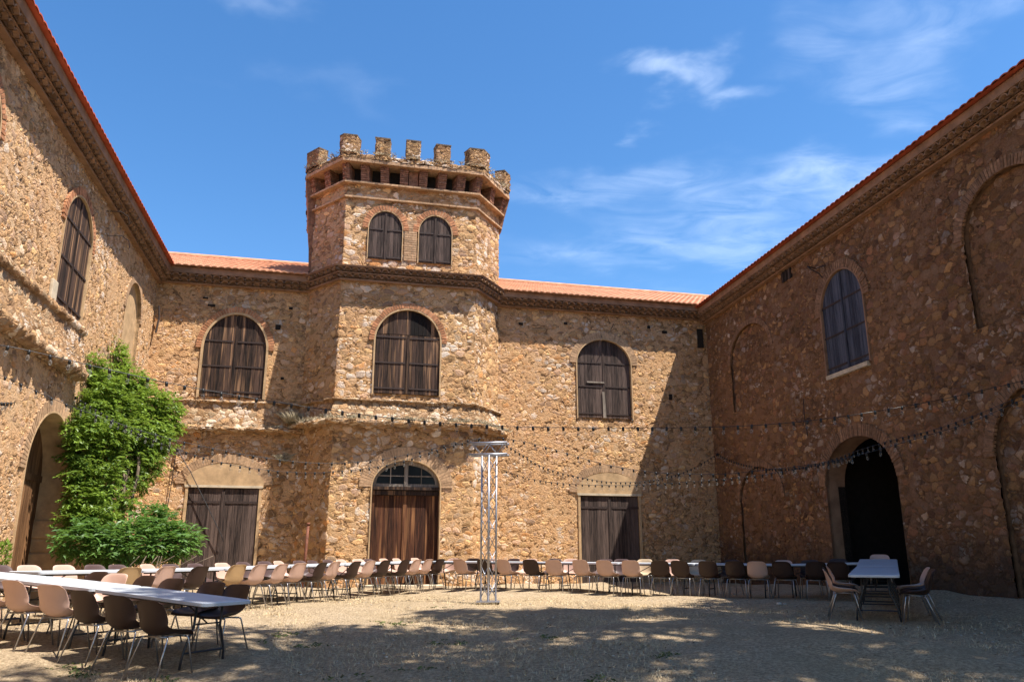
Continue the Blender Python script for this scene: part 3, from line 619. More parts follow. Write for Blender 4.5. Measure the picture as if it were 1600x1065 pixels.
mb = MB(); mb.box(6.2, 10.4, -4.2, -3.9, .1, 5.5, 0, T=FR); mb.box(6.2, 6.4, -3.9, -.56, .1, 5.5, 0, T=FR); mb.box(10.2, 10.4, -3.9, -.56, .1, 5.5, 0, T=FR); mb.box(6.2, 10.4, -3.9, -.56, 5.3, 5.5, 0, T=FR)
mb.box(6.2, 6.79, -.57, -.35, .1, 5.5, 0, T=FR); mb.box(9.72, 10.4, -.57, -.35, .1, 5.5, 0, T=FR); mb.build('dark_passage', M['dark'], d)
mb = MB(); mb.box(5.55, 6.1, -.06, .004, 9.32, 9.62, 0, T=FR); v = mb.build('vent_opening', M['dark'], rw)
mb = MB()
for x in (5.62, 5.8, 5.98): mb.box(x, x+.05, -.0, .022, 9.3, 9.64, 0, T=FR)
mb.build('vent_bar', M['wood_grey'], v)
mb = MB(); mb.tube([FR(7.42, .03, 9.1), FR(7.5, .32, 9.12), FR(7.62, .34, 9.02), FR(7.7, .12, 8.85), FR(7.74, .06, 8.72)], .018, 6); mb.tube([FR(7.42, .03, 9.1), FR(7.9, .03, 9.02)], .016, 6); mb.build('iron_bracket', M['iron'], rw)
mb = MB(); mb.tube([FR(6.15, .02, 5.75), FR(6.17, .05, 5.3), FR(6.19, .02, 4.7)], .014, 6); mb.build('iron_rod', M['iron'], rw)
settle(rw)
# ================================================================== LEFT WING
lw = empty('stone_wing', FL(8, 0, .6), 0, 'sunlit rubble stone wing on the left with a deep arched doorway', 'building')
wL = (7.56, .92, 6.40, 8.20, 9.06); wL2 = (12.9, .92, 6.40, 8.20, 9.06); bL = (2.4, .82, 6.5, 7.95, 8.88); dL = (7.3, 1.25, .2, 3.15, 4.40)
wall_grid('wall', FL, -.15, 19, .1, 9.86, M['wall_left'], lw, opens=[wL, wL2, bL, dL], step=.045, uoff=70)
genoise(FL, -.5, 19.2, ZL, lw, over=.38, fascia=.20)
roof(FL, -6.5, 19.4, ZL, .49, lw, 5.0, 22, mat='tile_red')
shell_walls(FL, -1, 19, 8.0, 10.0, lw)
window(FL, wL, lw, 'wood', (.10, .42, .74), label='arched window above the doorway with dark plank shutters', surround_mat='plaster', p=-.04, band=.04, arch_ln=.17)
window(FL, wL2, lw, 'wood', (.10, .42, .74), label='arched window cut by the left edge of the view', surround_mat='plaster', p=-.04, band=.04, arch_ln=.17)
r = surround(FL, bL, .2, 0, 'blind_arch', M['plaster'], lw, proud=-.02, open_bottom=False); r['label'] = 'small blind arch niche above the climber'
wall_grid('infill_wall', FL, bL[0]-.85, bL[0]+.85, 6.45, 8.92, M['plaster'], r, step=.3, p=-.12, uoff=90); brick_arch(FL, bL, r, e0=0, ln=.2, mat='brick_pale', proud=.01)
d = surround(FL, dL, .62, .04, 'door', M['plaster'], lw); d['label'] = 'tan plank door set deep in a rounded archway'
brick_arch(FL, dL, d, e0=.02, ln=.28, mat='brick_pale', bt=.055)
planks(FL, 6.06, 7.29, .5, lambda u: arch_top(dL, .0)(u)+.02, -.52, 'wood_tan', d, 'door_leaf', w=.2, ragged=.03); planks(FL, 7.31, 8.54, .5, lambda u: arch_top(dL, .0)(u)+.02, -.52, 'wood_tan', d, 'door_leaf', w=.2, ragged=.03)
mb = MB(); mb.box(6.06, 8.54, -.53, -.49, 3.08, 3.22, 0, T=FL); mb.build('transom', M['wood_tan'], d)
mb = MB()
for k, (z0, z1) in enumerate([(.5, .98), (1.0, 1.62), (1.64, 1.9), (1.92, 2.3)]): mb.box(5.80, 6.07+.02*(k % 2), -.56, .03-.01*k, z0, z1, 0, T=FL)
mb.build('jamb_stone', M['plaster'], d, bevel=.03)
mb = MB(); mb.box(8.46, 8.76, -.02, .05, 6.42, 6.86, 0, T=FL); mb.build('sill_stone', M['plaster_pale'], lw, bevel=.02)
PL = Path(Frame(0, 0, 0, 0), [(0, 0), (1, 0)])
class LP(Path): pass
def frame_path(F, u0, u1):
    p = Path(F, [(u0, 0), (u1, 0)]); 
    if np.cross(F.d, F.n)[2] < 0: p.N = -p.N; p.M = -p.M
    p.N = np.array([[0, 1.]]); p.M = np.array([[0, 1.], [0, 1.]]); return p
ledge('stone_ledge', frame_path(FL, 6.45, 19), 0, 12.5, [(0, 6.42), (.10, 6.39), (.11, 6.32), (.02, 6.27), (.05, 6.0), (.10, 5.68), (.14, 5.50), (.20, 5.46), (.22, 5.38), (.16, 5.32), (0, 5.28)], M['wall_white'], lw, jit=.03, uoff=110)
mb = MB(); mb.tube([FL(.12, .12, 8.95), FL(.1, .16, 8.6), FL(.12, .12, 8.1)], .03, 6); mb.build('rusty_hook', M['iron'], lw)
for (u, z, sx) in [(6.0, 9.5, 1), (5.7, 9.0, -1)]:
    mb = MB(); mb.tube([FL(u, .0, z), FL(u-.1, .3, z+.06), FL(u-.3, .42, z+.02), FL(u-.36, .45, z-.14)], .012, 6); mb.build('iron_bracket', M['iron'], lw)
settle(lw)
# ================================================================== TOWER
tw = empty('battlemented_tower', FB(-10.8, 0, .6), 0, 'rubble stone tower with chamfered corners, brick corbels and battlements', 'tower')
TP = Path(FB, [(-14.0, -4.4), (-14.0, 0), (-13.0, 1.4), (-8.75, 1.4), (-7.65, 0), (-7.65, -4.4)], closed=True)
if (TP.M[2] @ np.array([0, 1.])) < 0: TP.N = -TP.N; TP.M = -TP.M
S = TP.S; sf = lambda u: S[2]+(u+13.0)       # front-face u -> s
tW1 = (sf(-11.70), .53, 10.58, 11.62, 12.24); tW2 = (sf(-10.10), .53, 10.58, 11.62, 12.24); tM = (sf(-10.86), 1.0, 6.28, 7.95, 8.98); tD = (sf(-10.76), 1.0, .2, 3.5, 4.30)
wall_grid('lower_wall', TP, 0, 0, .1, 9.8, M['wall_tower'], tw, opens=[tM, tD], us=TP.cols(S[1]-.15, S[4]+.15, .045), step=.045, uoff=130)
wall_grid('upper_wall', TP, 0, 0, 10.2, 13.10, M['wall_tower'], tw, opens=[tW1, tW2], us=TP.cols(0, S[6], .045), step=.045, uoff=150)
FT = FB.sub(-13.0, 1.4, -8.75, 1.4)
def sh(o): return (o[0]-S[2],)+tuple(o[1:])
window(FT, sh(tW1), tw, 'wood_grey', (.06, .62), label='left of the two small arched windows under the battlements', p=-.03, surround_mat='plaster', band=.03, arch_ln=.19)
window(FT, sh(tW2), tw, 'wood_grey', (.06, .62), label='right of the two small arched windows under the battlements', p=-.03, surround_mat='plaster', band=.03, arch_ln=.19)
window(FT, sh(tM), tw, 'wood', (.10, .52, .95), label='large arched window over the tower door', p=-.06, split=8.18, surround_mat='plaster', band=.05, arch_ln=.17)
mb = MB()
for k in range(18):
    z_ = 10.62+k*.078; x_ = S[2]; a0 = -11.09+13; b0 = -10.71+13; md = (a0+b0)/2+(.05 if k % 2 else -.07)
    mb.box(a0, md-.006, -.06, .012, z_, z_+.06, 0, T=FT); mb.box(md+.006, b0, -.06, .016, z_, z_+.06, 0, T=FT)
mb.box(-11.1+13, -10.7+13, -.05, .004, 10.6, 12.0, 1, T=FT); mb.build('brick_pier', [M['brick_pale'], M['mortar']], tw)
# great door with fanlight
td = sh(tD); uc, hw, zb, zs, zt = td
d = surround(FT, td, .42, .04, 'door', M['plaster'], tw); d['label'] = 'red-brown double door under a glazed fanlight'
brick_arch(FT, td, d, e0=.04, ln=.36, bt=.05, mat='brick_pale')
planks(FT, uc-hw+.06, uc-.01, .72, lambda u: 3.28, -.26, 'wood_red', d, 'door_leaf', w=.16); planks(FT, uc+.01, uc+hw-.06, .72, lambda u: 3.28, -.26, 'wood_red', d, 'door_leaf', w=.16)
mb = MB(); mb.box(uc-hw+.005, uc-hw+.1, -.28, -.22, .6, 3.3, 0, T=FT); mb.box(uc+hw-.1, uc+hw-.005, -.28, -.22, .6, 3.3, 0, T=FT); mb.box(uc-.06, uc+.06, -.258, -.23, .7, 3.28, 0, T=FT); mb.build('door_frame', M['wood_red'], d)
mb = MB(); mb.box(uc-hw+.005, uc+hw-.005, -.3, -.16, 3.29, 3.42, 0, T=FT); mb.box(uc-hw+.005, uc+hw-.005, -.3, -.10, 3.44, 3.53, 0, T=FT); mb.build('transom', M['wood'], d)
mb = MB(); A = arch_path((uc, hw-.005, 3.53, 3.54, zt-.01), 24, open_bottom=True); B = arch_path((uc, hw-.12, 3.62, 3.63, zt-.12), 24, open_bottom=True)
add_strip(mb, FT, A, B, -.2, -.2, closed=True); add_strip(mb, FT, B, B, -.2, -.27, closed=True)
mb.box(uc-.055, uc+.055, -.26, -.17, 3.54, zt-.08, 0, T=FT)
for sg in (-1, 1):
    mb.box(uc+sg*.46-.012, uc+sg*.46+.012, -.25, -.21, 3.62, 4.12, 0, T=FT); mb.box(min(uc+sg*.05, uc+sg*.9), max(uc+sg*.05, uc+sg*.9), -.25, -.212, 3.84, 3.865, 0, T=FT)
mb.build('fanlight_frame', M['wood_pale'], d)
mb = MB(); mb.add([FT(u, -.25, z) for u, z in arch_path((uc, hw-.1, 3.6, 3.61, zt-.1), 24, open_bottom=True)], [tuple(range(27))]); mb.build('fanlight_glass', M['glass'], d)
mb = MB(); mb.add([FT(u, -.41, z) for u, z in arch_path((uc, hw, .2, zs, zt), 24, open_bottom=True)], [tuple(range(27))]); mb.build('dark_back', M['dark'], d)
mb = MB(); mb.box(uc-1.15, uc+1.15, -.3, .35, .3, gzf(*FT(uc, .3, 0)[:2])+.07, 0, T=FT); mb.build('door_step', M['plaster_pale'], d, bevel=.02)
# battered band and ledge round the foot
ledge('stone_ledge', TP, S[1]-.2, S[4]+.2, [(0, 6.14), (.10, 6.12), (.11, 6.04), (.03, 6.0), (.08, 5.82), (.16, 5.58), (.23, 5.46), (.33, 5.43), (.35, 5.34), (.27, 5.29), (0, 5.25)], M['wall_white'], tw, jit=.024, uoff=180)
# tile cornice at mid height
def ring(mb, P, s0, s1, prof, mi=0, caps=False):
    S_ = [s0]+[x for x in P.S if s0+1e-6 < x < s1-1e-6]+[s1]; n = len(S_); vs = []
    for q_, z_ in prof: vs += [P(s_, q_, z_) for s_ in S_]
    m_ = len(prof); mb.add(vs, [(j*n+i, ((j+1) % m_)*n+i, ((j+1) % m_)*n+i+1, j*n+i+1) for j in range(m_) for i in range(n-1)]+([tuple(j*n for j in range(m_)), tuple(j*n+n-1 for j in range(m_))] if caps else []), mi)
def box_prof(q0, q1, z0, z1): return [(q0, z1), (q1, z1), (q1, z0), (q0, z0)]
mb = MB(); SE = S[6]
ring(mb, TP, 0, SE, box_prof(-.1, .34, 10.16, 10.2), 0); ring(mb, TP, 0, SE, [(-.02, 10.34), (.1, 10.27), (.36, 10.205), (.36, 10.2), (-.02, 10.2)], 1); ring(mb, TP, 0, SE, box_prof(-.1, .22, 9.985, 10.02), 0); ring(mb, TP, 0, SE, box_prof(-.1, .10, 9.80, 9.85), 0)
for i in range(5):
    for q_, zt_ in ((.32, 10.16), (.20, 9.985)):
        f = TP.seg(i, q_); f.n = f.n*(1 if (f.n @ (np.array(TP(.5*(S[i]+S[i+1]), 1, 0))-np.array(TP(.5*(S[i]+S[i+1]), 0, 0)))) > 0 else -1); n = max(2, round(f.L/.225)); tw_ = f.L/n; h = .115
        for k in range(n):
            cu = (k+.5)*tw_; ro = tw_*.49; ri = ro-.02; zz = zt_-h; sg_ = 7; pj = -random.uniform(0, .012)
            A = [(cu-ro*math.cos(math.pi*j/sg_), zz+h*math.sin(math.pi*j/sg_)) for j in range(sg_+1)]; B = [(cu-ri*math.cos(math.pi*j/sg_), zz+(h-.022)*math.sin(math.pi*j/sg_)) for j in range(sg_+1)]
            add_strip(mb, f, A, B, pj, pj, 2); add_strip(mb, f, B, B, pj, -.2, 2); add_strip(mb, f, A, A, pj, -.2, 2); mb.add([f(u, pj-.08, q) for u, q in B], [tuple(range(len(B)))], 4)
mb.build('cornice', [M['fascia'], M['fascia'], M['tile_old'], M['mortar'], M['fill_and_shade']], tw)
# brick strings
def brick_course(P, s0, s1, q0, q1, z0, z1, bl, name, mat, parent, gap=.012, jit=.008):
    mb = MB(); cs = P.cols(s0, s1, bl)
    for a, b_ in zip(cs[:-1], cs[1:]):
        dq = random.uniform(-jit, jit); g = gap/2
        mb.hexa([P(a+g, q0, z0), P(b_-g, q0, z0), P(b_-g, q1+dq, z0), P(a+g, q1+dq, z0), P(a+g, q0, z1), P(b_-g, q0, z1), P(b_-g, q1+dq, z1), P(a+g, q1+dq, z1)])
    ring(mb, P, s0, s1, box_prof(q0, q1-.02, z0+.004, z1-.004), 1)
    return mb.build(name, [M[mat], M['mortar']], parent)
brick_course(TP, 0, SE, -.06, .07, 12.60, 12.655, .24, 'brick_string', 'brick_pale', tw)
brick_course(TP, 0, SE, -.06, .15, 13.08, 13.14, .24, 'brick_string', 'brick_pale', tw)
mb = MB(); ring(mb, TP, 0, SE, box_prof(-.5, -.22, 13.0, 13.76)); mb.build('machicolation_back', M['dark'], tw)
# corbel piers: on each face, alternating with openings
def pier(P, s0, s1, z0, z1, qs, name='corbel_pier'):
    mb = MB(); n = 9; hh = (z1-z0)/n
    for k in range(n):
        q1 = np.interp(k/(n-1), [0, 1], qs)+random.uniform(-.012, .012); mid = (s0+s1)/2+random.uniform(-.04, .04)
        for a, b_ in (((s0, mid), (mid, s1)) if k % 2 else ((s0, s1-(s1-s0)*.3), (s1-(s1-s0)*.3, s1))):
            mb.hexa([P(a+.005, -.22, z0+k*hh), P(b_-.005, -.22, z0+k*hh), P(b_-.005, q1, z0+k*hh), P(a+.005, q1, z0+k*hh), P(a+.005, -.22, z0+(k+1)*hh-.012), P(b_-.005, -.22, z0+(k+1)*hh-.012), P(b_-.005, q1, z0+(k+1)*hh-.012), P(a+.005, q1, z0+(k+1)*hh-.012)])
    ring(mb, P, s0+.008, s1-.008, [(-.22, z1), (qs[1]-.03, z1), (qs[0]-.03, z0), (-.22, z0)], 1)
    return mb.build(name, [M['brick_red'], M['mortar']], tw)
Lf = S[3]-S[2]; pit = Lf/7.0; gp = .34
for i in range(8):
    c_ = S[2]+i*pit; a, b_ = c_-(pit-gp)/2, c_+(pit-gp)/2
    if i == 0: a = S[2]-.12
    if i == 7: b_ = S[3]+.12
    if i in (0, 7): pier(TP, a, S[2] if i == 0 else S[3], 13.155, 13.72, (.10, .20)) if False else None
    pier(TP, a, b_, 13.155, 13.72, (.10, .20))

wall_grid('bricked_opening', FT, 3*pit+.02+(pit-gp)/2, 4*pit-.02-(pit-gp)/2, 13.17, 13.70, M['brick_red'], tw, step=.3, p=.04)
for i in (1, 3):
    a, b_ = S[i], S[i+1]; L_ = b_-a
    for k in (1,) : pier(TP, a+L_*.5-.14, a+L_*.5+.14, 13.155, 13.72, (.10, .20))
    if i == 1: pier(TP, a-.1, a+.2, 13.155, 13.72, (.10, .20))
    else: pier(TP, b_-.2, b_+.1, 13.155, 13.72, (.10, .20))
# flared brick sides
mb = MB(); ring(mb, TP, .02, S[1]-.02, [(-.2, 13.72), (.31, 13.72), (.28, 13.4), (.20, 12.8), (.14, 12.0), (.08, 11.2), (.04, 10.5), (-.2, 10.4)], caps=True); mb.build('flared_side', M['brick_red'], tw)['label'] = 'flared red brick side on the left of the tower'
mb = MB(); ring(mb, TP, S[4]+.02, S[5]-.02, [(-.2, 13.72), (.32, 13.72), (.26, 13.45), (.14, 12.95), (.05, 12.5), (-.2, 12.4)], caps=True); mb.build('flared_side', M['brick_red'], tw)['label'] = 'flared red brick side on the right of the tower'
brick_course(TP, 0, SE, -.3, .33, 13.72, 13.83, .42, 'brick_slab', 'brick_pale', tw, jit=.012)
ledge('parapet', TP, 0, SE, [(.0, 13.83), (.02, 14.0), (.06, 14.05), (.20, 14.07), (.28, 14.04), (.34, 13.98), (.36, 13.84)][::-1][::-1], M['merlon'], tw, jit=.02, uoff=200)
mb = MB(); mb.add([TP(x, -.05, 13.85) for x in S[:6]], [(0, 1, 2, 3, 4, 5)]); mb.build('tower_floor', M['mortar'], tw)
def merlon(s0, s1, hgt=.70, z0=14.0):
    cs = list(TP.cols(s0, s1, .07)); o_ = [(x, .31) for x in cs]; i_ = [(x, .02) for x in cs[::-1]]
    e1 = [(s1, q_) for q_ in np.linspace(.31, .02, 6)[1:-1]]; e0 = [(s0, q_) for q_ in np.linspace(.02, .31, 6)[1:-1]]
    rg = o_+e1+i_+e0; n = len(rg); lv = max(2, round(hgt/.07)); mb = MB(); vs = []; uv = []; base = random.uniform(0, 30); cz = smooth_noise(n, 2, .006)
    for l in range(lv+1):
        j = smooth_noise(n, 1, .014)
        for k, (s_, q_) in enumerate(rg):
            vs.append(TP(s_, q_+j[k]*(1 if q_ > .2 else -1), z0+hgt*l/lv+cz[k])); uv.append((base+.07*k, l*.07))
    fs = [(l*n+k, (l+1)*n+k, (l+1)*n+(k+1) % n, l*n+(k+1) % n) for l in range(lv) for k in range(n)]
    mb.add(vs, fs, 0, uv); m_ = mb.build('merlon', M['merlon'], tw, smooth=True)
    mb = MB(); a, b_ = s0-.03, s1+.03; z1 = z0+hgt; ring(mb, TP, a, b_, box_prof(-.02, .35, z1-.01, z1+.035))
    for e in (a, b_): mb.add([TP(e, -.02, z1-.01), TP(e, .35, z1-.01), TP(e, .35, z1+.035), TP(e, -.02, z1+.035)], [(0, 1, 2, 3)])
    mb.build('merlon_cap', M['iron'] if False else M['bark'], m_)
    return m_
MS = [(S[1]-.25, S[1]+.55), (S[2]-.16, S[2]+.36)]+[(sf(u)-.20, sf(u)+.20) for u in (-11.86, -10.93, -10.01)]+[(S[3]-.42, S[3]+.34), (S[4]-.38, S[4]+.16)]
MS += [(S[1]-1.7-k*1.1, S[1]-1.2-k*1.1) for k in range(3)]+[(S[4]+1.0+k*1.1, S[4]+1.5+k*1.1) for k in range(3)]+[(S[5]+.5+k*1.1, S[5]+1.0+k*1.1) for k in range(5)]
for a, b_ in MS: merlon(a, b_, random.uniform(.60, .66))
settle(tw)
# ================================================================== FURNITURE
def ord_(n): return ['first', 'second', 'third', 'fourth', 'fifth', 'sixth', 'seventh', 'eighth', 'ninth', 'tenth', 'eleventh', 'twelfth', 'thirteenth', 'fourteenth', 'fifteenth', 'sixteenth', 'seventeenth', 'eighteenth', 'nineteenth', 'twentieth', 'twenty-first', 'twenty-second', 'twenty-third', 'twenty-fourth'][n-1]
def azv(az): return np.array([math.sin(R(az)), math.cos(R(az))])
class Row:
    """a straight line on the ground"""
    def __init__(s, x, y, az): s.o = np.array([x, y]); s.d = azv(az); s.az = az
    def at(s, t, q=0.0): n = np.array([-s.d[1], s.d[0]]); return s.o+s.d*t+n*q       # q: to the left of the direction
    def px(s, px, q=0.0):
        """where the line passes through the bearing of a photo column (at eye level)"""
        k = (px-800)/(FPX/math.cos(R(PITCH))); n = np.array([-s.d[1], s.d[0]]); o = s.o+n*q; t = (k*o[1]-o[0])/(s.d[0]-k*s.d[1]); return o+s.d*t
# ---- shell chair: seat and back one moulded shell; local +y is where the sitter looks
def chair_shell(mat):
    prof = [(.232, .424), (.218, .446), (.165, .455), (.06, .447), (-.05, .434), (-.13, .432), (-.185, .452), (-.218, .500), (-.240, .580), (-.258, .665), (-.276, .745), (-.288, .792), (-.298, .806)]
    wid = [.192, .206, .218, .226, .226, .220, .216, .218, .218, .214, .204, .186, .168]
    scoop = [.004, .012, .030, .050, .068, .086, .100, .094, .072, .048, .030, .014, .004]
    nx_ = 14; vs = []
    for (y, z), w, l in zip(prof, wid, scoop):
        back = max(0, min(1, (z-.44)/.12)) if y < -.1 else 0
        for i in range(nx_+1):
            t = -1+2*i/nx_; e = abs(t)**2.6
            vs.append(Vector((t*w, y+l*e*back*1.0, z+l*e*(1-back*.75)-(.022*t**6 if z > .78 else 0))))
    n = nx_+1; m_ = len(prof); fs = [(j*n+i, j*n+i+1, (j+1)*n+i+1, (j+1)*n+i) for j in range(m_-1) for i in range(n-1)]
    me = bpy.data.meshes.new('shell'); me.from_pydata(vs, [], fs); me.materials.append(M[mat]); me.polygons.foreach_set('use_smooth', [True]*len(fs)); me.update()
    o = bpy.data.objects.new('shell', me); COL.objects.link(o)
    s_ = o.modifiers.new('thick', 'SOLIDIFY'); s_.thickness = .007; s_.offset = 0
    b_ = o.modifiers.new('round', 'SUBSURF'); b_.levels = 1; b_.render_levels = 1
    return o
def make_chair(mat, label):
    t = empty('shell_chair', (0, 0, 0), 0, label, 'chair'); chair_shell(mat).parent = t
    for sx in (-1, 1):
        for (y0, y1) in ((.15, .235), (-.13, -.275)):
            mb = MB(); mb.tube([(sx*.165, y0-.02*(1 if y0 > 0 else -1), .420), (sx*.185, y0, .414), (sx*.196, y0+(y1-y0)*.06, .395), (sx*.235, y1, .0)], .0095, 8); mb.build('leg', M['steel'], t, smooth=True)
    mb = MB(); mb.tube([(-.165, .14, .420), (.165, .14, .420)], .0105, 8); mb.tube([(-.165, -.11, .418), (.165, -.11, .418)], .0105, 8); mb.tube([(-.13, -.11, .424), (-.13, .14, .426)], .008, 6); mb.tube([(.13, -.11, .424), (.13, .14, .426)], .008, 6)
    mb.build('seat_frame', M['steel'], t, smooth=True)
    return t
protos = {}; NAMES = {'brown': 'dark brown', 'beige': 'pinkish beige', 'cream': 'cream', 'ochre': 'ochre yellow', 'mauve': 'mauve brown'}
used = set()
def place_chair(x, y, az, mat, label, group):
    if mat not in protos: protos[mat] = make_chair(mat, label)
    o = protos[mat] if mat not in used else copy_tree(protos[mat]); used.add(mat)
    az += random.gauss(0, 6); x += random.gauss(0, .03); y += random.gauss(0, .03); o.location = (x, y, gzf(x, y)+.004); o.rotation_euler = (random.uniform(-.012, .012), random.uniform(-.012, .012), -R(az)); o['label'] = label; o['group'] = group
    return o
def make_table():
    t = empty('folding_table', (0, 0, 0)); L, W = 1.82, .76
    me = bpy.data.meshes.new('tabletop'); r_ = .06; ol = []
    for cx_, cy_, a0 in ((L/2-r_, W/2-r_, 0), (-L/2+r_, W/2-r_, 90), (-L/2+r_, -W/2+r_, 180), (L/2-r_, -W/2+r_, 270)):
        for k in range(6): a = R(a0+k*18); ol.append((cx_+r_*math.cos(a), cy_+r_*math.sin(a)))
    mb = MB(); n = len(ol); vs = [(x*.985, y*.965, .74) for x, y in ol]+[(x, y, .732) for x, y in ol]+[(x, y, .70) for x, y in ol]+[(x*.985, y*.965, .694) for x, y in ol]
    mb.add(vs, [tuple(range(n)), tuple(range(4*n-1, 3*n-1, -1))]+[(j*n+i, (j+1)*n+i, (j+1)*n+(i+1) % n, j*n+(i+1) % n) for j in range(3) for i in range(n)]); mb.build('tabletop', M['tabletop'], t)
    for sx in (-1, 1):
        for sy in (-1, 1):
            mb = MB(); x = sx*.62; mb.tube([(x, sy*.20, .70), (x, sy*.20, .44), (x, sy*.24, .36), (x, sy*.31, .16), (x, sy*.325, .0)], .0145, 8); mb.build('leg', M['blackmetal'], t, smooth=True)
        mb = MB(); x = sx*.62; mb.tube([(x, -.30, .17), (x, .30, .17)], .012, 6); mb.build('stretcher', M['blackmetal'], t)
        mb = MB(); mb.tube([(x, 0, .47), (sx*.18, 0, .69)], .009, 6); mb.tube([(x, -.2, .47), (x, .2, .47)], .009, 6); mb.build('brace', M['blackmetal'], t)
    mb = MB(); mb.box(-.84, .84, -.30, -.28, .672, .694); mb.box(-.84, .84, .28, .30, .672, .694); mb.build('rail', M['blackmetal'], t)
    return t
tproto = make_table(); tcount = [0]
def place_table(c, az, label, group='white folding tables set end to end'):
    o = tproto if tcount[0] == 0 else copy_tree(tproto); tcount[0] += 1
    x, y = c; z = gzf(x, y); d = azv(az); z1 = gzf(*(c+d*.62)); z0 = gzf(*(c-d*.62))
    o.location = (x, y, (z0+z1)/2+.003); o.rotation_euler = (0, -math.atan2(z1-z0, 1.24), R(90-az)); tag(o, label, 'table', group)
# rows (backs of the chairs on the camera's side lie on these lines)
RA = Row(-4.74, 15.5, 25); RB = Row(-1.35, 21.2, 115); RN = Row(-3.46, 9.3, -65)
# --- tables
rowA = Row(*RA.at(0, .5+.38), 25)           # centre line of row A (left of direction)
for k in range(6): place_table(rowA.at(7.04-.92-k*1.845), 25, '%s white folding table counted from the tower door end of the left row' % ord_(k+1))
rowB = Row(*RB.at(0, .5+.38), 115)
for k in range(6): place_table(rowB.at(-1.37+.915+k*1.825), 115, '%s white folding table from the left in the row across the back of the court' % ord_(k+1))
rowN = Row(*(RN.at(0)+azv(25)*.38), -65)
for k in range(3): place_table(rowN.at(.915+k*1.84), -65, ['nearest white folding table at the lower left, its near end half in shade', 'sunlit white folding table in the middle of the nearest row', 'white folding table at the far left corner where two rows meet'][k])
rowC = Row(*(np.array([5.44, 13.4])+azv(115)*.38), 25)
for k in range(3): place_table(rowC.at(.93+k*1.84), 25, ['shaded white folding table at the right, its end towards the camera', 'shaded white folding table second from the near end at the right', 'shaded white folding table in the right corner before the dark archway'][k])
# --- chairs
def chairs(lst, row, q, az, where, group):
    for k, (px_, mat) in enumerate(lst):
        p = row.px(px_, q); f = azv(az); c = p+f*.27
        place_chair(c[0], c[1], az, mat, '%s plastic chair, %s %s' % (NAMES[mat], ord_(k+1), where), group)
B_, P_, O_, C_, V_ = 'brown', 'beige', 'ochre', 'cream', 'mauve'
chairs([(213, O_), (264, P_), (313, B_), (376, O_), (407, P_), (440, P_), (472, P_), (502, B_), (528, P_), (555, B_), (579, P_), (606, B_), (633, B_), (653, P_), (670, P_), (689, B_)], RA, 0, -65, 'from the left on the court side of the left row', 'chairs on the court side of the left row')
chairs([(2, V_), (45, P_), (98, P_), (146, V_), (187, V_), (232, P_), (268, V_), (306, V_), (345, P_), (380, V_), (412, V_), (440, P_), (467, V_), (488, V_), (512, V_), (537, P_), (557, P_), (580, V_), (600, P_), (620, P_), (647, P_)], RA, 1.80, 115, 'from the left on the wall side of the left row', 'chairs on the wall side of the left row')
chairs([(719, P_), (755, B_), (790, P_), (826, B_), (865, P_), (908, P_), (944, P_), (981, P_), (1026, B_), (1065, B_), (1105, B_), (1143, B_), (1181, P_), (1221, B_), (1266, B_), (1306, B_)], RB, 0, 25, 'from the left on the court side of the back row', 'chairs on the court side of the back row')
chairs([(707, P_), (738, B_), (769, P_), (802, V_), (828, P_), (866, V_), (896, P_), (945, V_), (974, V_), (1009, C_), (1049, P_), (1091, C_), (1142, B_), (1224, P_), (1266, B_), (1310, B_)], RB, 1.80, 205, 'from the left on the wall side of the back row', 'chairs on the wall side of the back row')
NB = Row(*(RN.at(0)-azv(25)*.40), -65)
chairs([(-22, P_), (26, P_), (76, P_), (134, B_), (190, B_), (238, B_)], NB, 0, 25, 'from the left on the camera side of the nearest row', 'chairs on the camera side of the nearest row')
NF = Row(*(RN.at(0)+azv(25)*1.16), -65)
chairs([(157, B_), (194, P_), (229, B_), (286, B_), (335, B_), (376, B_)], NF, 0, 205, 'from the left on the far side of the nearest row', 'chairs on the far side of the nearest row')
for k, t in enumerate((.35, 1.0, 1.75)):
    c = rowC.at(t, .38+.12); place_chair(c[0], c[1], 115, [P_, B_, P_][k], '%s plastic chair, %s from the camera on the left side of the right-hand table' % (NAMES[[P_, B_, P_][k]], ord_(k+1)), 'chairs at the right-hand table')
for k, t in enumerate((.25, .95, 1.65)):
    c = rowC.at(t, -.38-.16); m_ = [B_, B_, P_][k]; place_chair(c[0], c[1], 295, m_, '%s plastic chair, %s from the camera on the right side of the right-hand table' % (NAMES[m_], ord_(k+1)), 'chairs at the right-hand table')
c = rowC.at(5.95); place_chair(c[0], c[1], 205, P_, 'pinkish beige plastic chair at the far head of the right-hand table', 'chairs at the right-hand table')
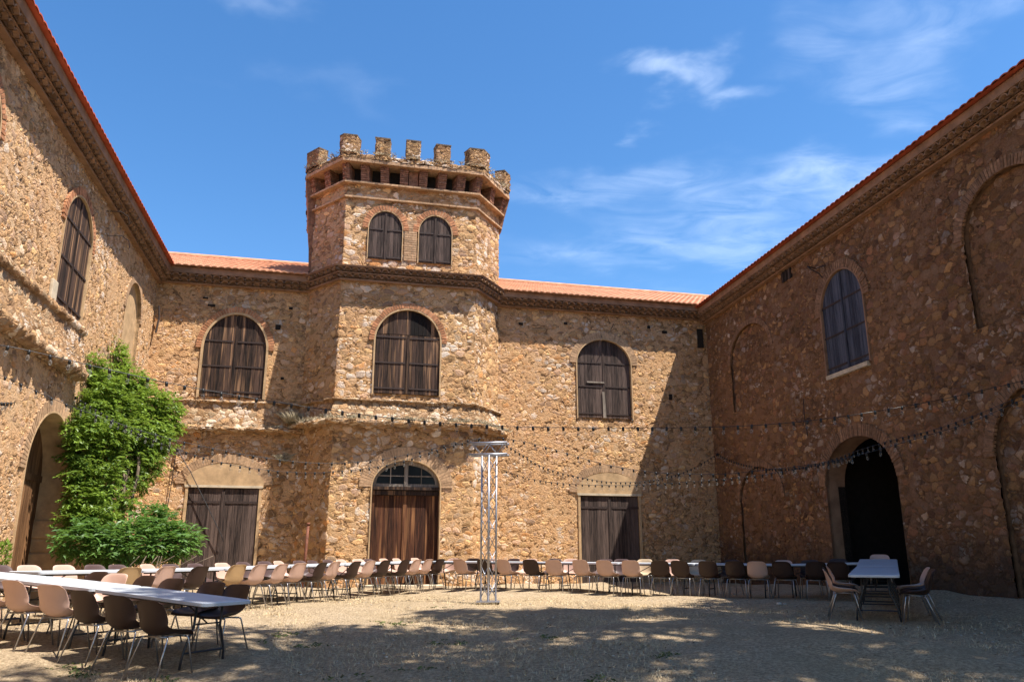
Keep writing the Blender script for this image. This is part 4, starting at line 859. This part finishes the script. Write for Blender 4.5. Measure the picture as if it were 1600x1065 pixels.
# ================================================================== lighting truss
TX, TY = -.50, 17.5; TZ = gzf(TX, TY)
tr = empty('truss_tower', (TX, TY, TZ), R(45), 'silver aluminium box truss standing upright on a base plate in the court', 'truss')
hs_ = .112; HT = 3.05
mb = MB(); mb.box(-.25, .25, -.25, .25, .0, .02); o = mb.build('base_plate', M['alu'], tr); o.rotation_euler = (0, 0, R(-45))
for sx in (-1, 1):
    for sy in (-1, 1): mb = MB(); mb.tube([(sx*hs_, sy*hs_, .02), (sx*hs_, sy*hs_, HT)], .022, 12); mb.build('chord', M['alu'], tr, smooth=True)
for f in range(4):
    a = f*math.pi/2
    def rot(x, y): return (x*math.cos(a)-y*math.sin(a), x*math.sin(a)+y*math.cos(a))
    nz_ = 9
    for k in range(nz_):
        z0, z1 = .08+(HT-.14)*k/nz_, .08+(HT-.14)*(k+1)/nz_; s_ = 1 if k % 2 else -1; x0, y0 = rot(-hs_*s_, hs_); x1, y1 = rot(hs_*s_, hs_)
        mb = MB(); mb.tube([(x0, y0, z0), (x1, y1, z1)], .0085, 8); mb.build('lacing', M['alu'], tr, smooth=True)
mb = MB(); hw2 = .42
for y in (-.14, .14):
    for z in (HT+.02, HT+.27): mb.tube([(-hw2, y, z), (hw2, y, z)], .025, 10)
    for k in range(4): mb.tube([(-.36+k*.18, y, HT+(.02 if k % 2 else .27)), (-.18+k*.18, y, HT+(.27 if k % 2 else .02))], .009, 6)
for x in (-.38, .38):
    for z in (HT+.02, HT+.27): mb.tube([(x, -.14, z), (x, .14, z)], .012, 6)
o = mb.build('head_truss', M['alu'], tr, smooth=True); o.rotation_euler = (0, 0, R(-45-8))
# rusty pipe by the tower
px_, py_ = FB(-13.55, 1.25, 0)[:2]
mb = MB(); g = gzf(px_, py_); mb.tube([(px_, py_, g-.05), (px_+.01, py_, g+.8), (px_+.04, py_, g+1.75)], .04, 10); mb.tube([(px_+.04, py_, g+1.72), (px_+.04, py_, g+1.79)], .05, 10)
tag(mb.build('drain_pipe', M['rust'], smooth=True), 'short rusty iron pipe rising beside the left corner of the tower', 'pipe')
# ================================================================== festoon lights
def P3(px, py, y):
    """point seen at photo pixel (px, py), y metres ahead of the camera"""
    th = R(PITCH); f = FPX; u = -(py-532.5)/f; d = Vector(((px-800)/f, math.cos(th)-math.sin(th)*u, math.sin(th)+math.cos(th)*u)); return Vector((0, 0, EYE))+d*(y/d.y)
def cr(pts, n=14):
    out = []
    for i in range(len(pts)-1):
        p0 = pts[max(0, i-1)]; p1 = pts[i]; p2 = pts[i+1]; p3 = pts[min(len(pts)-1, i+2)]
        for k in range(n):
            t = k/n; out.append(.5*((2*p1)+(p2-p0)*t+(2*p0-5*p1+4*p2-p3)*t*t+(3*p1-p0-3*p2+p3)*t**3))
    return out+[pts[-1]]
mb = MB(); mb.tube([(0, 0, .012), (0, 0, -.012), (0, 0, -.05)], [.014, .021, .019], 8, 0)
pr = [(-.05, .012), (-.062, .018), (-.08, .027), (-.098, .030), (-.114, .024), (-.126, .010)]
mb.tube([(0, 0, z) for z, _ in pr], [r_*.8 for _, r_ in pr], 8, 1)
bulb0 = mb.build('bulb', [M['rubber'], M['bulb']], None, smooth=True); first_bulb = [True]
def festoon(pts, spacing, label, off=.5, skip=0.0):
    c_ = cr([Vector(p) for p in pts]); root = empty('string_light', c_[0], 0, label, 'string light', 'festoon strings over the court'); o0 = c_[0]
    mb = MB(); mb.tube([p-o0 for p in c_], .005, 5); mb.build('cable', M['rubber'], root)
    d = [0.0]
    for a, b_ in zip(c_[:-1], c_[1:]): d.append(d[-1]+(b_-a).length)
    t = spacing*off; A = np.array([list(p) for p in c_]); n = 0
    while t < d[-1] and n < 99:
        q = Vector([float(np.interp(t, d, A[:, k])) for k in range(3)])-o0
        if first_bulb[0]: b_ = bulb0; first_bulb[0] = False
        else: b_ = bulb0.copy(); COL.objects.link(b_)
        b_.parent = root; b_.location = q; b_.rotation_euler = (random.uniform(-.15, .15), random.uniform(-.15, .15), random.uniform(0, 6)); t += spacing; n += 1
    return root
trtop = (753, 690)
festoon([P3(-60, 532, 9.0), P3(23, 543, 9.6), P3(143, 571, 10.0), P3(263, 598, 10.4), P3(384, 620, 10.7), P3(504, 639, 11.0), P3(654, 657, 11.4), P3(800, 666, 11.8), P3(975, 668, 12.1), P3(1142, 666, 12.4), P3(1281, 655, 12.6), P3(1444, 629, 12.75), P3(1589, 597, 12.8), P3(1680, 575, 12.8)], .235, 'longest string of bulbs, crossing the whole court in front of the tower ledge')
festoon([P3(-30, 575, 12.6), P3(15, 592, 13), P3(93, 627, 13.7), P3(167, 655, 14.3), P3(250, 681, 14.9), P3(322, 698, 15.4), P3(403, 713, 16), P3(492, 723, 16.6), P3(574, 720, 17.0), P3(645, 708, 17.3), P3(720, 690, 17.4), P3(752, 684, 17.5)], .27, 'string of bulbs sagging from the left wing over the climber to the truss')
festoon([P3(92, 604, 17.4), P3(160, 646, 16.8), P3(230, 684, 16.5), P3(338, 720, 16.5), P3(427, 735, 16.8), P3(498, 738, 17.0), P3(568, 732, 17.2), P3(623, 722, 17.4), P3(690, 701, 17.5), P3(755, 684, 17.6)], .19, 'lower string of bulbs sagging from the climber to the truss across the tower door')
festoon([P3(92, 606, 17.3), P3(62, 618, 15.7), P3(30, 627, 14.4), P3(0, 629, 13.3), P3(-60, 620, 11.3)], .19, 'short string of bulbs running along the left wing over the arched door')
festoon([P3(778, 683, 17.5), P3(818, 690, 17.3), P3(865, 702, 17.1), P3(949, 726, 16.7), P3(1019, 737, 16.2), P3(1075, 740, 15.7), P3(1132, 740, 15.2), P3(1212, 732, 14.8), P3(1295, 721, 14.4), P3(1359, 706, 14.1), P3(1442, 682, 13.8), P3(1517, 659, 13.4), P3(1589, 628, 13), P3(1680, 590, 12.6)], .25, 'string of bulbs from the truss across the shaded archway to the right edge')
festoon([P3(782, 690, 17.5), P3(812, 708, 18.5), P3(850, 730, 19.8), P3(905, 745, 21.2), P3(960, 753, 22.6), P3(1020, 750, 24), P3(1075, 735, 25.4), P3(1121, 709, 26.9)], .24, 'dense string of bulbs from the truss to the hook in the right inner corner')
festoon([P3(787, 735, 24.0), P3(830, 748, 23.2), P3(880, 755, 22.2), P3(960, 758, 20.8), P3(1040, 755, 19.4), P3(1108, 750, 18.2), P3(1164, 745, 17.2), P3(1215, 738, 16.4), P3(1290, 724, 16.0), P3(1330, 712, 17.0)], .24, 'low string of bulbs from the right side of the tower towards the shaded wall')
festoon([P3(1121, 709, 26.9), P3(1150, 722, 25.2), P3(1200, 732, 22.8), P3(1250, 730, 20.8), P3(1300, 718, 19.2), P3(1345, 702, 17.8), P3(1404, 685, 16.4), P3(1460, 671, 15.2), P3(1525, 648, 14.1), P3(1600, 617, 13.2)], .21, 'dark string of bulbs swagged along the right wing from the inner corner hook')
mb = MB(); mb.tube([FB(-17.45, .06, 4.62), FB(-17.0, .1, 3.95), FB(-16.4, .12, 2.9), FB(-15.95, .12, 2.1), FB(-15.9, .1, 1.95)], .012, 5); mb.tube([FB(-17.45, .05, 4.62), FB(-17.5, .05, 3.4), FB(-17.62, .05, 1.6)], .012, 5)
tag(mb.build('loose_cable', M['rubber']), 'loose dark cable hanging slantwise across the door left of the tower', 'cable')
mb = MB(); p = P3(1121, 709, 26.9)
for k in range(5): a = k*1.3; mb.tube([p, p+Vector((math.cos(a)*.07, -.03, math.sin(a)*.07-.02))], .018, 6)
tag(mb.build('cable_hook', M['iron']), 'dark iron hook bundled with cable in the right inner corner', 'hook')
# ================================================================== PLANTS
def leaves(mb, c, rad, n, L, W, out=.8, droop=.5, shell=.45, mi=0, sprays=0):
    """leaf blades through an ellipsoid; with sprays, blades sit in pairs along hanging stalks"""
    c = np.array(c); rad = np.array(rad)
    def blade(p, d, up, l, w):
        sd = np.cross(d, up); sd /= (np.linalg.norm(sd)+1e-9); nn = np.cross(sd, d)
        tip = p+d*l; md = p+d*l*.45+nn*l*.08
        mb.add([p, md+sd*w*.5, tip, md-sd*w*.5], [(0, 1, 2, 3)], mi)
    if not sprays:
        for _ in range(n):
            v = rng.normal(size=3); v /= np.linalg.norm(v); rr = rng.uniform(shell, 1)**.6; p = c+v*rad*rr
            d = v*out+rng.normal(size=3)*.7+np.array([0, 0, -droop]); d /= np.linalg.norm(d); blade(p, d, rng.normal(size=3), L*rng.uniform(.6, 1.25), W*rng.uniform(.7, 1.2))
    else:
        for _ in range(n//sprays):
            v = rng.normal(size=3); v /= np.linalg.norm(v); rr = rng.uniform(shell, 1)**.6; p = c+v*rad*rr
            d = v*out+rng.normal(size=3)*.5; d /= np.linalg.norm(d); st = L*.42
            for k in range(sprays//2):
                d = d+np.array([0, 0, -droop*.22]); d /= np.linalg.norm(d); p = p+d*st; sd = np.cross(d, [0, 0, 1.]); sd /= (np.linalg.norm(sd)+1e-6)
                for sg in (-1, 1):
                    q = d*.55+sd*sg+np.array([0, 0, -.25])+rng.normal(size=3)*.22; q /= np.linalg.norm(q); blade(p, q, np.array([0, 0, 1.])+rng.normal(size=3)*.3, L*rng.uniform(.7, 1.15), W)
def blob(px, py, y, rpx, rpy, ry=.5):
    s_ = y/1284.; return tuple(P3(px, py, y)), (rpx*s_, ry, rpy*s_)
cl = empty('climbing_plant', (-9.2, 17.5, .6), 0, 'lush green climbing plant covering the corner beside the arched door', 'climber')
mb = MB()
CB = [(176, 556, 19.6, 18, 22), (140, 572, 17.8, 16, 20), (196, 596, 19.6, 26, 26), (158, 606, 18, 30, 26), (146, 640, 17.6, 26, 24), (192, 636, 18.8, 30, 24), (232, 626, 19.8, 28, 20), (256, 650, 20.2, 18, 18), (132, 672, 16.8, 20, 24), (172, 676, 17.4, 28, 24), (214, 672, 18.6, 28, 24), (248, 690, 19.2, 22, 20), (262, 632, 20.3, 16, 16), (236, 660, 19.6, 26, 22), (226, 700, 18.7, 24, 20), (262, 668, 20.2, 16, 14), (196, 742, 17.8, 20, 16), (212, 600, 19.8, 22, 16), (126, 706, 16.4, 20, 22), (166, 712, 17.0, 26, 22), (206, 712, 18.0, 26, 22), (236, 728, 18.6, 16, 18), (216, 752, 18.2, 12, 12), (126, 742, 16.2, 18, 22), (160, 752, 16.6, 22, 20), (124, 780, 16.0, 16, 18), (150, 786, 16.3, 22, 20), (190, 782, 17.0, 14, 10), (118, 815, 15.9, 18, 20), (160, 816, 16.3, 26, 16)]
for px_, py_, y_, rx_, rz_ in CB:
    hi = max(0.0, min(1.0, (715-py_)/60)); c_, rd = blob(px_, py_, y_+1.05-.75*hi, rx_, rz_, .40+.35*hi); leaves(mb, c_, rd, int(2300*(rx_*rz_)/900)+260, .115, .055, out=.7, droop=.55, shell=.05, sprays=8)
for k in range(60):      # loose trailing sprays past the outline
    px_, py_, y_, rx_, rz_ = random.choice(CB); a = random.uniform(0, 6.28); c_, rd = blob(px_+math.cos(a)*rx_*1.1, py_+math.sin(a)*rz_*1.1, y_+.6, 5, 7, .15); leaves(mb, c_, rd, 32, .10, .04, out=.5, droop=1.2, sprays=8)
mb.build('foliage', M['leaf'], cl)
mb = MB()
for k in range(9):
    b0 = Vector(P3(140+k*9, 868, 17.3)); b0.z = gzf(b0.x, b0.y); pts = [b0]
    for (px_, py_, y_) in [(150+k*6, 800, 16.6), (140+k*9, 720, 17.2), (150+k*7, 660, 18.2), (160+k*5, 630, 19)]: pts.append(P3(px_+random.uniform(-8, 8), py_, y_+1.6))
    mb.tube(cr(pts, 6), .035, 6)
mb.build('stem', M['bark'], cl, smooth=True); settle(cl)
sh_ = empty('leafy_shrub', (-7.6, 16.5, .6), 0, 'low spreading green shrub at the foot of the climber beside the plank door', 'shrub')
mb = MB()
for px_, py_, y_, rx_, rz_ in [(130, 845, 15.6, 34, 24), (175, 850, 15.6, 32, 24), (215, 845, 16.2, 34, 26), (255, 845, 16.8, 30, 26), (280, 850, 17.2, 18, 20), (250, 815, 17.2, 22, 14), (235, 806, 17.2, 14, 10), (296, 838, 17.6, 8, 8)]:
    c_, rd = blob(px_, py_, y_+.7, rx_, rz_, .45); leaves(mb, c_, rd, int(1500*(rx_*rz_)/900)+160, .16, .06, out=1.1, droop=.15, shell=.1, sprays=6)
mb.build('foliage', M['leaf_shrub'], sh_); mb = MB()
for k in range(12):
    b0 = Vector(P3(180+k*7, 880, 16.4)); b0.z = gzf(b0.x, b0.y); mb.tube([b0, b0+Vector((random.uniform(-.3, .3), random.uniform(-.2, .2), .5)), b0+Vector((random.uniform(-.7, .9), random.uniform(-.3, .3), .95))], [.02, .015, .008], 6)
mb.build('stem', M['bark'], sh_, smooth=True); settle(sh_)
mb = MB(); p = P3(5, 866, 13.6); leaves(mb, p, (.10, .10, .2), 130, .10, .04, droop=-.3)
tag(mb.build('weed_clump', M['leaf']), 'small green weed clump at the wall foot by the arched door on the left', 'weed')
# dry weeds on the tower ledges and battlements (nobody could count them)
def blades(mb, p, n, h, spread):
    p = np.array(p, float)
    for _ in range(n):
        a = rng.uniform(0, 6.28); d = np.array([math.cos(a)*spread, math.sin(a)*spread, 1.0])*h*rng.uniform(.4, 1.1); w = np.array([-math.sin(a), math.cos(a), 0])*.006
        b_ = p+np.array([rng.normal()*.03, rng.normal()*.03, 0]); mb.add([b_-w, b_+w, b_+d*.6+w*.7, b_+d+np.array([d[0]*.4, d[1]*.4, -.02])], [(0, 1, 2, 3)])
mb = MB()
for k in range(150):
    s_ = rng.uniform(S[1], S[4]); blades(mb, TP(s_, rng.uniform(.3, .42), 5.44), 9, rng.uniform(.05, .18), .8)
for k in range(30): blades(mb, TP(S[1]+rng.uniform(0, .35), rng.uniform(.2, .42), 5.5), 26, rng.uniform(.15, .34), .7)
for k in range(170): blades(mb, TP(rng.uniform(S[1]+.1, S[4]-.1), rng.uniform(.25, .42), 14.02), 8, rng.uniform(.04, .13), .8)
for k in range(60): blades(mb, FB(rng.uniform(-18.4, -14), rng.uniform(.1, .25), 5.33), 6, rng.uniform(.03, .1), .8)
for k in range(12): blades(mb, FB(-14.35+rng.normal()*.1, .15, 4.35+rng.normal()*.06), 16, .15, 1.2)
tag(mb.build('dry_weeds', M['weed']), 'dry weeds rooted along the tower ledges and battlements', 'weeds', kind='stuff')
# ================================================================== GROUND COVER
def in_court(x, y): return (x-FL.o[0])*FL.n[0]+(y-FL.o[1])*FL.n[1] > .2 and (x-FR.o[0])*FR.n[0]+(y-FR.o[1])*FR.n[1] > .2
mb = MB(); n = 0; cl_ = [(rng.uniform(-9, 10), 7+12*rng.uniform()**2.2, rng.uniform(.15, .9)) for _ in range(1100)]
while n < 100000:
    cx_, cy_, cr_ = cl_[int(rng.integers(len(cl_)))]; x, y = cx_+rng.normal()*cr_, cy_+rng.normal()*cr_*.6; n += 1
    if not in_court(x, y): continue
    a = rng.uniform(0, 6.28); h = rng.uniform(.01, .05); l = rng.uniform(.02, .075); z = gzf(x, y)-.006+0; w = .0030; dx_, dy_ = math.cos(a)*l, math.sin(a)*l; px2, py2 = -math.sin(a)*w, math.cos(a)*w
    mb.add([(x-px2, y-py2, z), (x+px2, y+py2, z), (x+dx_+px2*.3, y+dy_+py2*.3, z+h), (x+dx_-px2*.3, y+dy_-py2*.3, z+h)], [(0, 1, 2, 3)])
tag(mb.build('dry_grass', M['straw']), 'short dry straw-coloured grass lying over the court', 'grass', kind='stuff')
mb = MB()
for (px_, py_, k_) in [(600, 965, 14), (615, 968, 10), (690, 945, 8), (860, 948, 16), (980, 935, 8), (455, 985, 12), (500, 1005, 10), (30, 1015, 12), (120, 1040, 14), (150, 1045, 16), (395, 1000, 8), (720, 1000, 10), (1180, 980, 10), (1040, 1020, 12), (650, 1040, 14), (930, 1055, 14), (300, 1055, 10), (560, 1050, 10), (1290, 1010, 8), (850, 990, 9), (20, 1050, 12)]:
    y_ = float(np.interp(py_, [918, 935, 960, 985, 1005, 1020, 1045, 1065], [21.4, 17.5, 13.6, 11.9, 10.9, 10.3, 9.4, 8.8])); x_ = (px_-800)/1284*y_
    for _ in range(k_): x2, y2 = x_+rng.normal()*.16, y_+rng.normal()*.10; blades(mb, (x2, y2, gzf(x2, y2)-.003), 7, rng.uniform(.025, .06), .9)
tag(mb.build('green_weeds', M['weed_green']), 'low dusty green weeds scattered over the court', 'weeds', kind='stuff')
mb = MB()
for _ in range(2600):
    x, y = rng.uniform(-9, 10), 7.5+13*rng.uniform()**1.4
    if not in_court(x, y): continue
    z = gzf(x, y)+.006; a = rng.uniform(0, 6.28); l = rng.uniform(.012, .035); u = np.array([math.cos(a), math.sin(a), rng.uniform(-.1, .35)])*l; v = np.array([-math.sin(a), math.cos(a), rng.uniform(-.1, .3)])*l*.5; p = np.array([x, y, z])
    mb.add([p-u, p-v, p+u, p+v], [(0, 1, 2, 3)])
tag(mb.build('fallen_leaves', M['deadleaf']), 'small dry brown leaves fallen over the court', 'leaves', kind='stuff')
def pebble(mb, p, r_):
    p = np.array(p); vs = []
    for ph in (-.6, .2, .8):
        for k in range(6): a = k*math.pi/3+ph; q = math.cos(ph)*r_*rng.uniform(.75, 1.15); vs.append(p+np.array([math.cos(a)*q*1.3, math.sin(a)*q, math.sin(ph)*r_*.7]))
    mb.add(vs, [(j*6+k, j*6+(k+1) % 6, (j+1)*6+(k+1) % 6, (j+1)*6+k) for j in range(2) for k in range(6)]+[(12, 13, 14, 15, 16, 17)])
mb = MB()
for _ in range(900):
    x, y = rng.uniform(-9, 10), 7.5+14*rng.uniform()**1.4
    if in_court(x, y): pebble(mb, (x, y, gzf(x, y)+.002), rng.uniform(.006, .018))
tag(mb.build('gravel', M['pebble']), 'scattered pale pebbles on the court', 'gravel', kind='stuff')
mb = MB(); x_, y_ = (1211-800)/1284*16.6, 16.6; z_ = gzf(x_, y_)+.03; pebble(mb, (x_, y_, z_), .055); pebble(mb, (x_+.11, y_+.02, z_-.01), .04)
tag(mb.build('stone', M['pebble'], smooth=True), 'pale fist-sized stone lying in front of the back row of chairs', 'stone')
# ================================================================== TREES outside the view (their shade falls across the near court)
def tree(x, y, crown, label, seed, n=15000, keep=.8):
    global rng
    t = empty('plane_tree', (x, y, gzf(x, y)), 0, label, 'tree'); r_ = np.random.default_rng(seed); rng_old = rng; rng = r_
    cz_ = crown[0][2]; top = Vector((crown[0][0], crown[0][1], cz_)); b0 = Vector((x, y, gzf(x, y)-.1)); mb = MB()
    fork = b0+(top-b0)*.45; fork.z = 7.5; mb.tube(cr([b0, b0+Vector((.05, .05, 3)), fork], 6), list(np.linspace(.38, .24, 13)), 12)
    for (cx_, cy_, cz2, rx_, ry_, rz_) in crown:
        e = Vector((cx_, cy_, cz2)); mid = fork+(e-fork)*.5+Vector((0, 0, .8)); mb.tube(cr([fork, mid, e], 5), list(np.linspace(.17, .05, 11)), 8)
        for k in range(4): a = r_.uniform(0, 6.28); q = e+Vector((math.cos(a)*rx_*.7, math.sin(a)*ry_*.7, rz_*.3)); mb.tube([mid.lerp(e, .6), (e+q)/2, q], [.06, .04, .015], 6)
    mb.build('trunk', M['bark'], t, smooth=True); mb = MB()
    for (cx_, cy_, cz2, rx_, ry_, rz_) in crown:
        for k in range(int(28*rx_*ry_/4)):
            v = r_.normal(size=3); v /= np.linalg.norm(v); q = (cx_+v[0]*rx_*.82, cy_+v[1]*ry_*.82, cz2+v[2]*rz_*.8)
            leaves(mb, q, (.75, .75, .5), 95, .26, .20, out=.3, droop=.4, shell=.1)
    mb.build('crown', M['leaf_tree'], t); settle(t); rng = rng_old
tree(12.5, 3.0, [(9.0, 10.8, 16.2, 2.3, 1.9, 1.3), (11.6, 12.3, 16.4, 2.3, 2.0, 1.3), (6.3, 10.2, 16.2, 2.0, 1.8, 1.3), (13.9, 13.2, 16.4, 2.1, 2.0, 1.3), (8.8, 8.4, 15.8, 2.3, 1.9, 1.3), (11.6, 9.4, 16, 2.2, 2.0, 1.3)], 'tall leafy tree beyond the near right corner of the view, shading the court', 3)
tree(4.5, -1.5, [(3.4, 7.9, 15.9, 1.9, 1.8, 1.2), (5.9, 7.2, 15.6, 2.2, 1.9, 1.3), (8.5, 6.2, 15.4, 2.2, 1.9, 1.3), (5.2, 4.9, 15, 2.4, 1.8, 1.3), (2.6, 5.6, 15, 1.6, 1.6, 1.2)], 'tall leafy tree behind the camera, shading the near court', 5)
tree(17.5, 7.0, [(14.3, 9.6, 16.2, 2.2, 2.0, 1.3), (14.5, 6.9, 15.8, 2.3, 2.0, 1.3), (11.5, 6.6, 15.6, 2.3, 1.9, 1.3), (16.2, 12.0, 16.3, 2.1, 2.1, 1.3)], 'tall leafy tree outside the right wing, shading the right of the court', 8)

# unseen row of trees added behind the camera to cut skylight and deepen shade
tree(-13, -9, [(-13, -9, 9.5, 4.2, 3.6, 4.2), (-10, -8.5, 7, 3.0, 2.8, 3.2)], 'broad leafy tree added behind the camera, left end of the row cutting skylight', 21)
tree(-4.5, -10, [(-4.5, -10, 10, 4.2, 3.4, 4.4), (-1.5, -9.5, 7, 3.0, 2.6, 3.2)], 'broad leafy tree added behind the camera, second in the row cutting skylight', 22)
tree(4.5, -10.5, [(4.5, -10.5, 10, 4.2, 3.4, 4.4), (7.5, -9.8, 7, 3.0, 2.6, 3.2)], 'broad leafy tree added behind the camera, third in the row cutting skylight', 23)
tree(13.5, -8, [(13.5, -8, 9.5, 4.2, 3.6, 4.4), (16, -5, 7.5, 3.0, 2.8, 3.4)], 'broad leafy tree added behind the camera, right end of the row cutting skylight', 24)
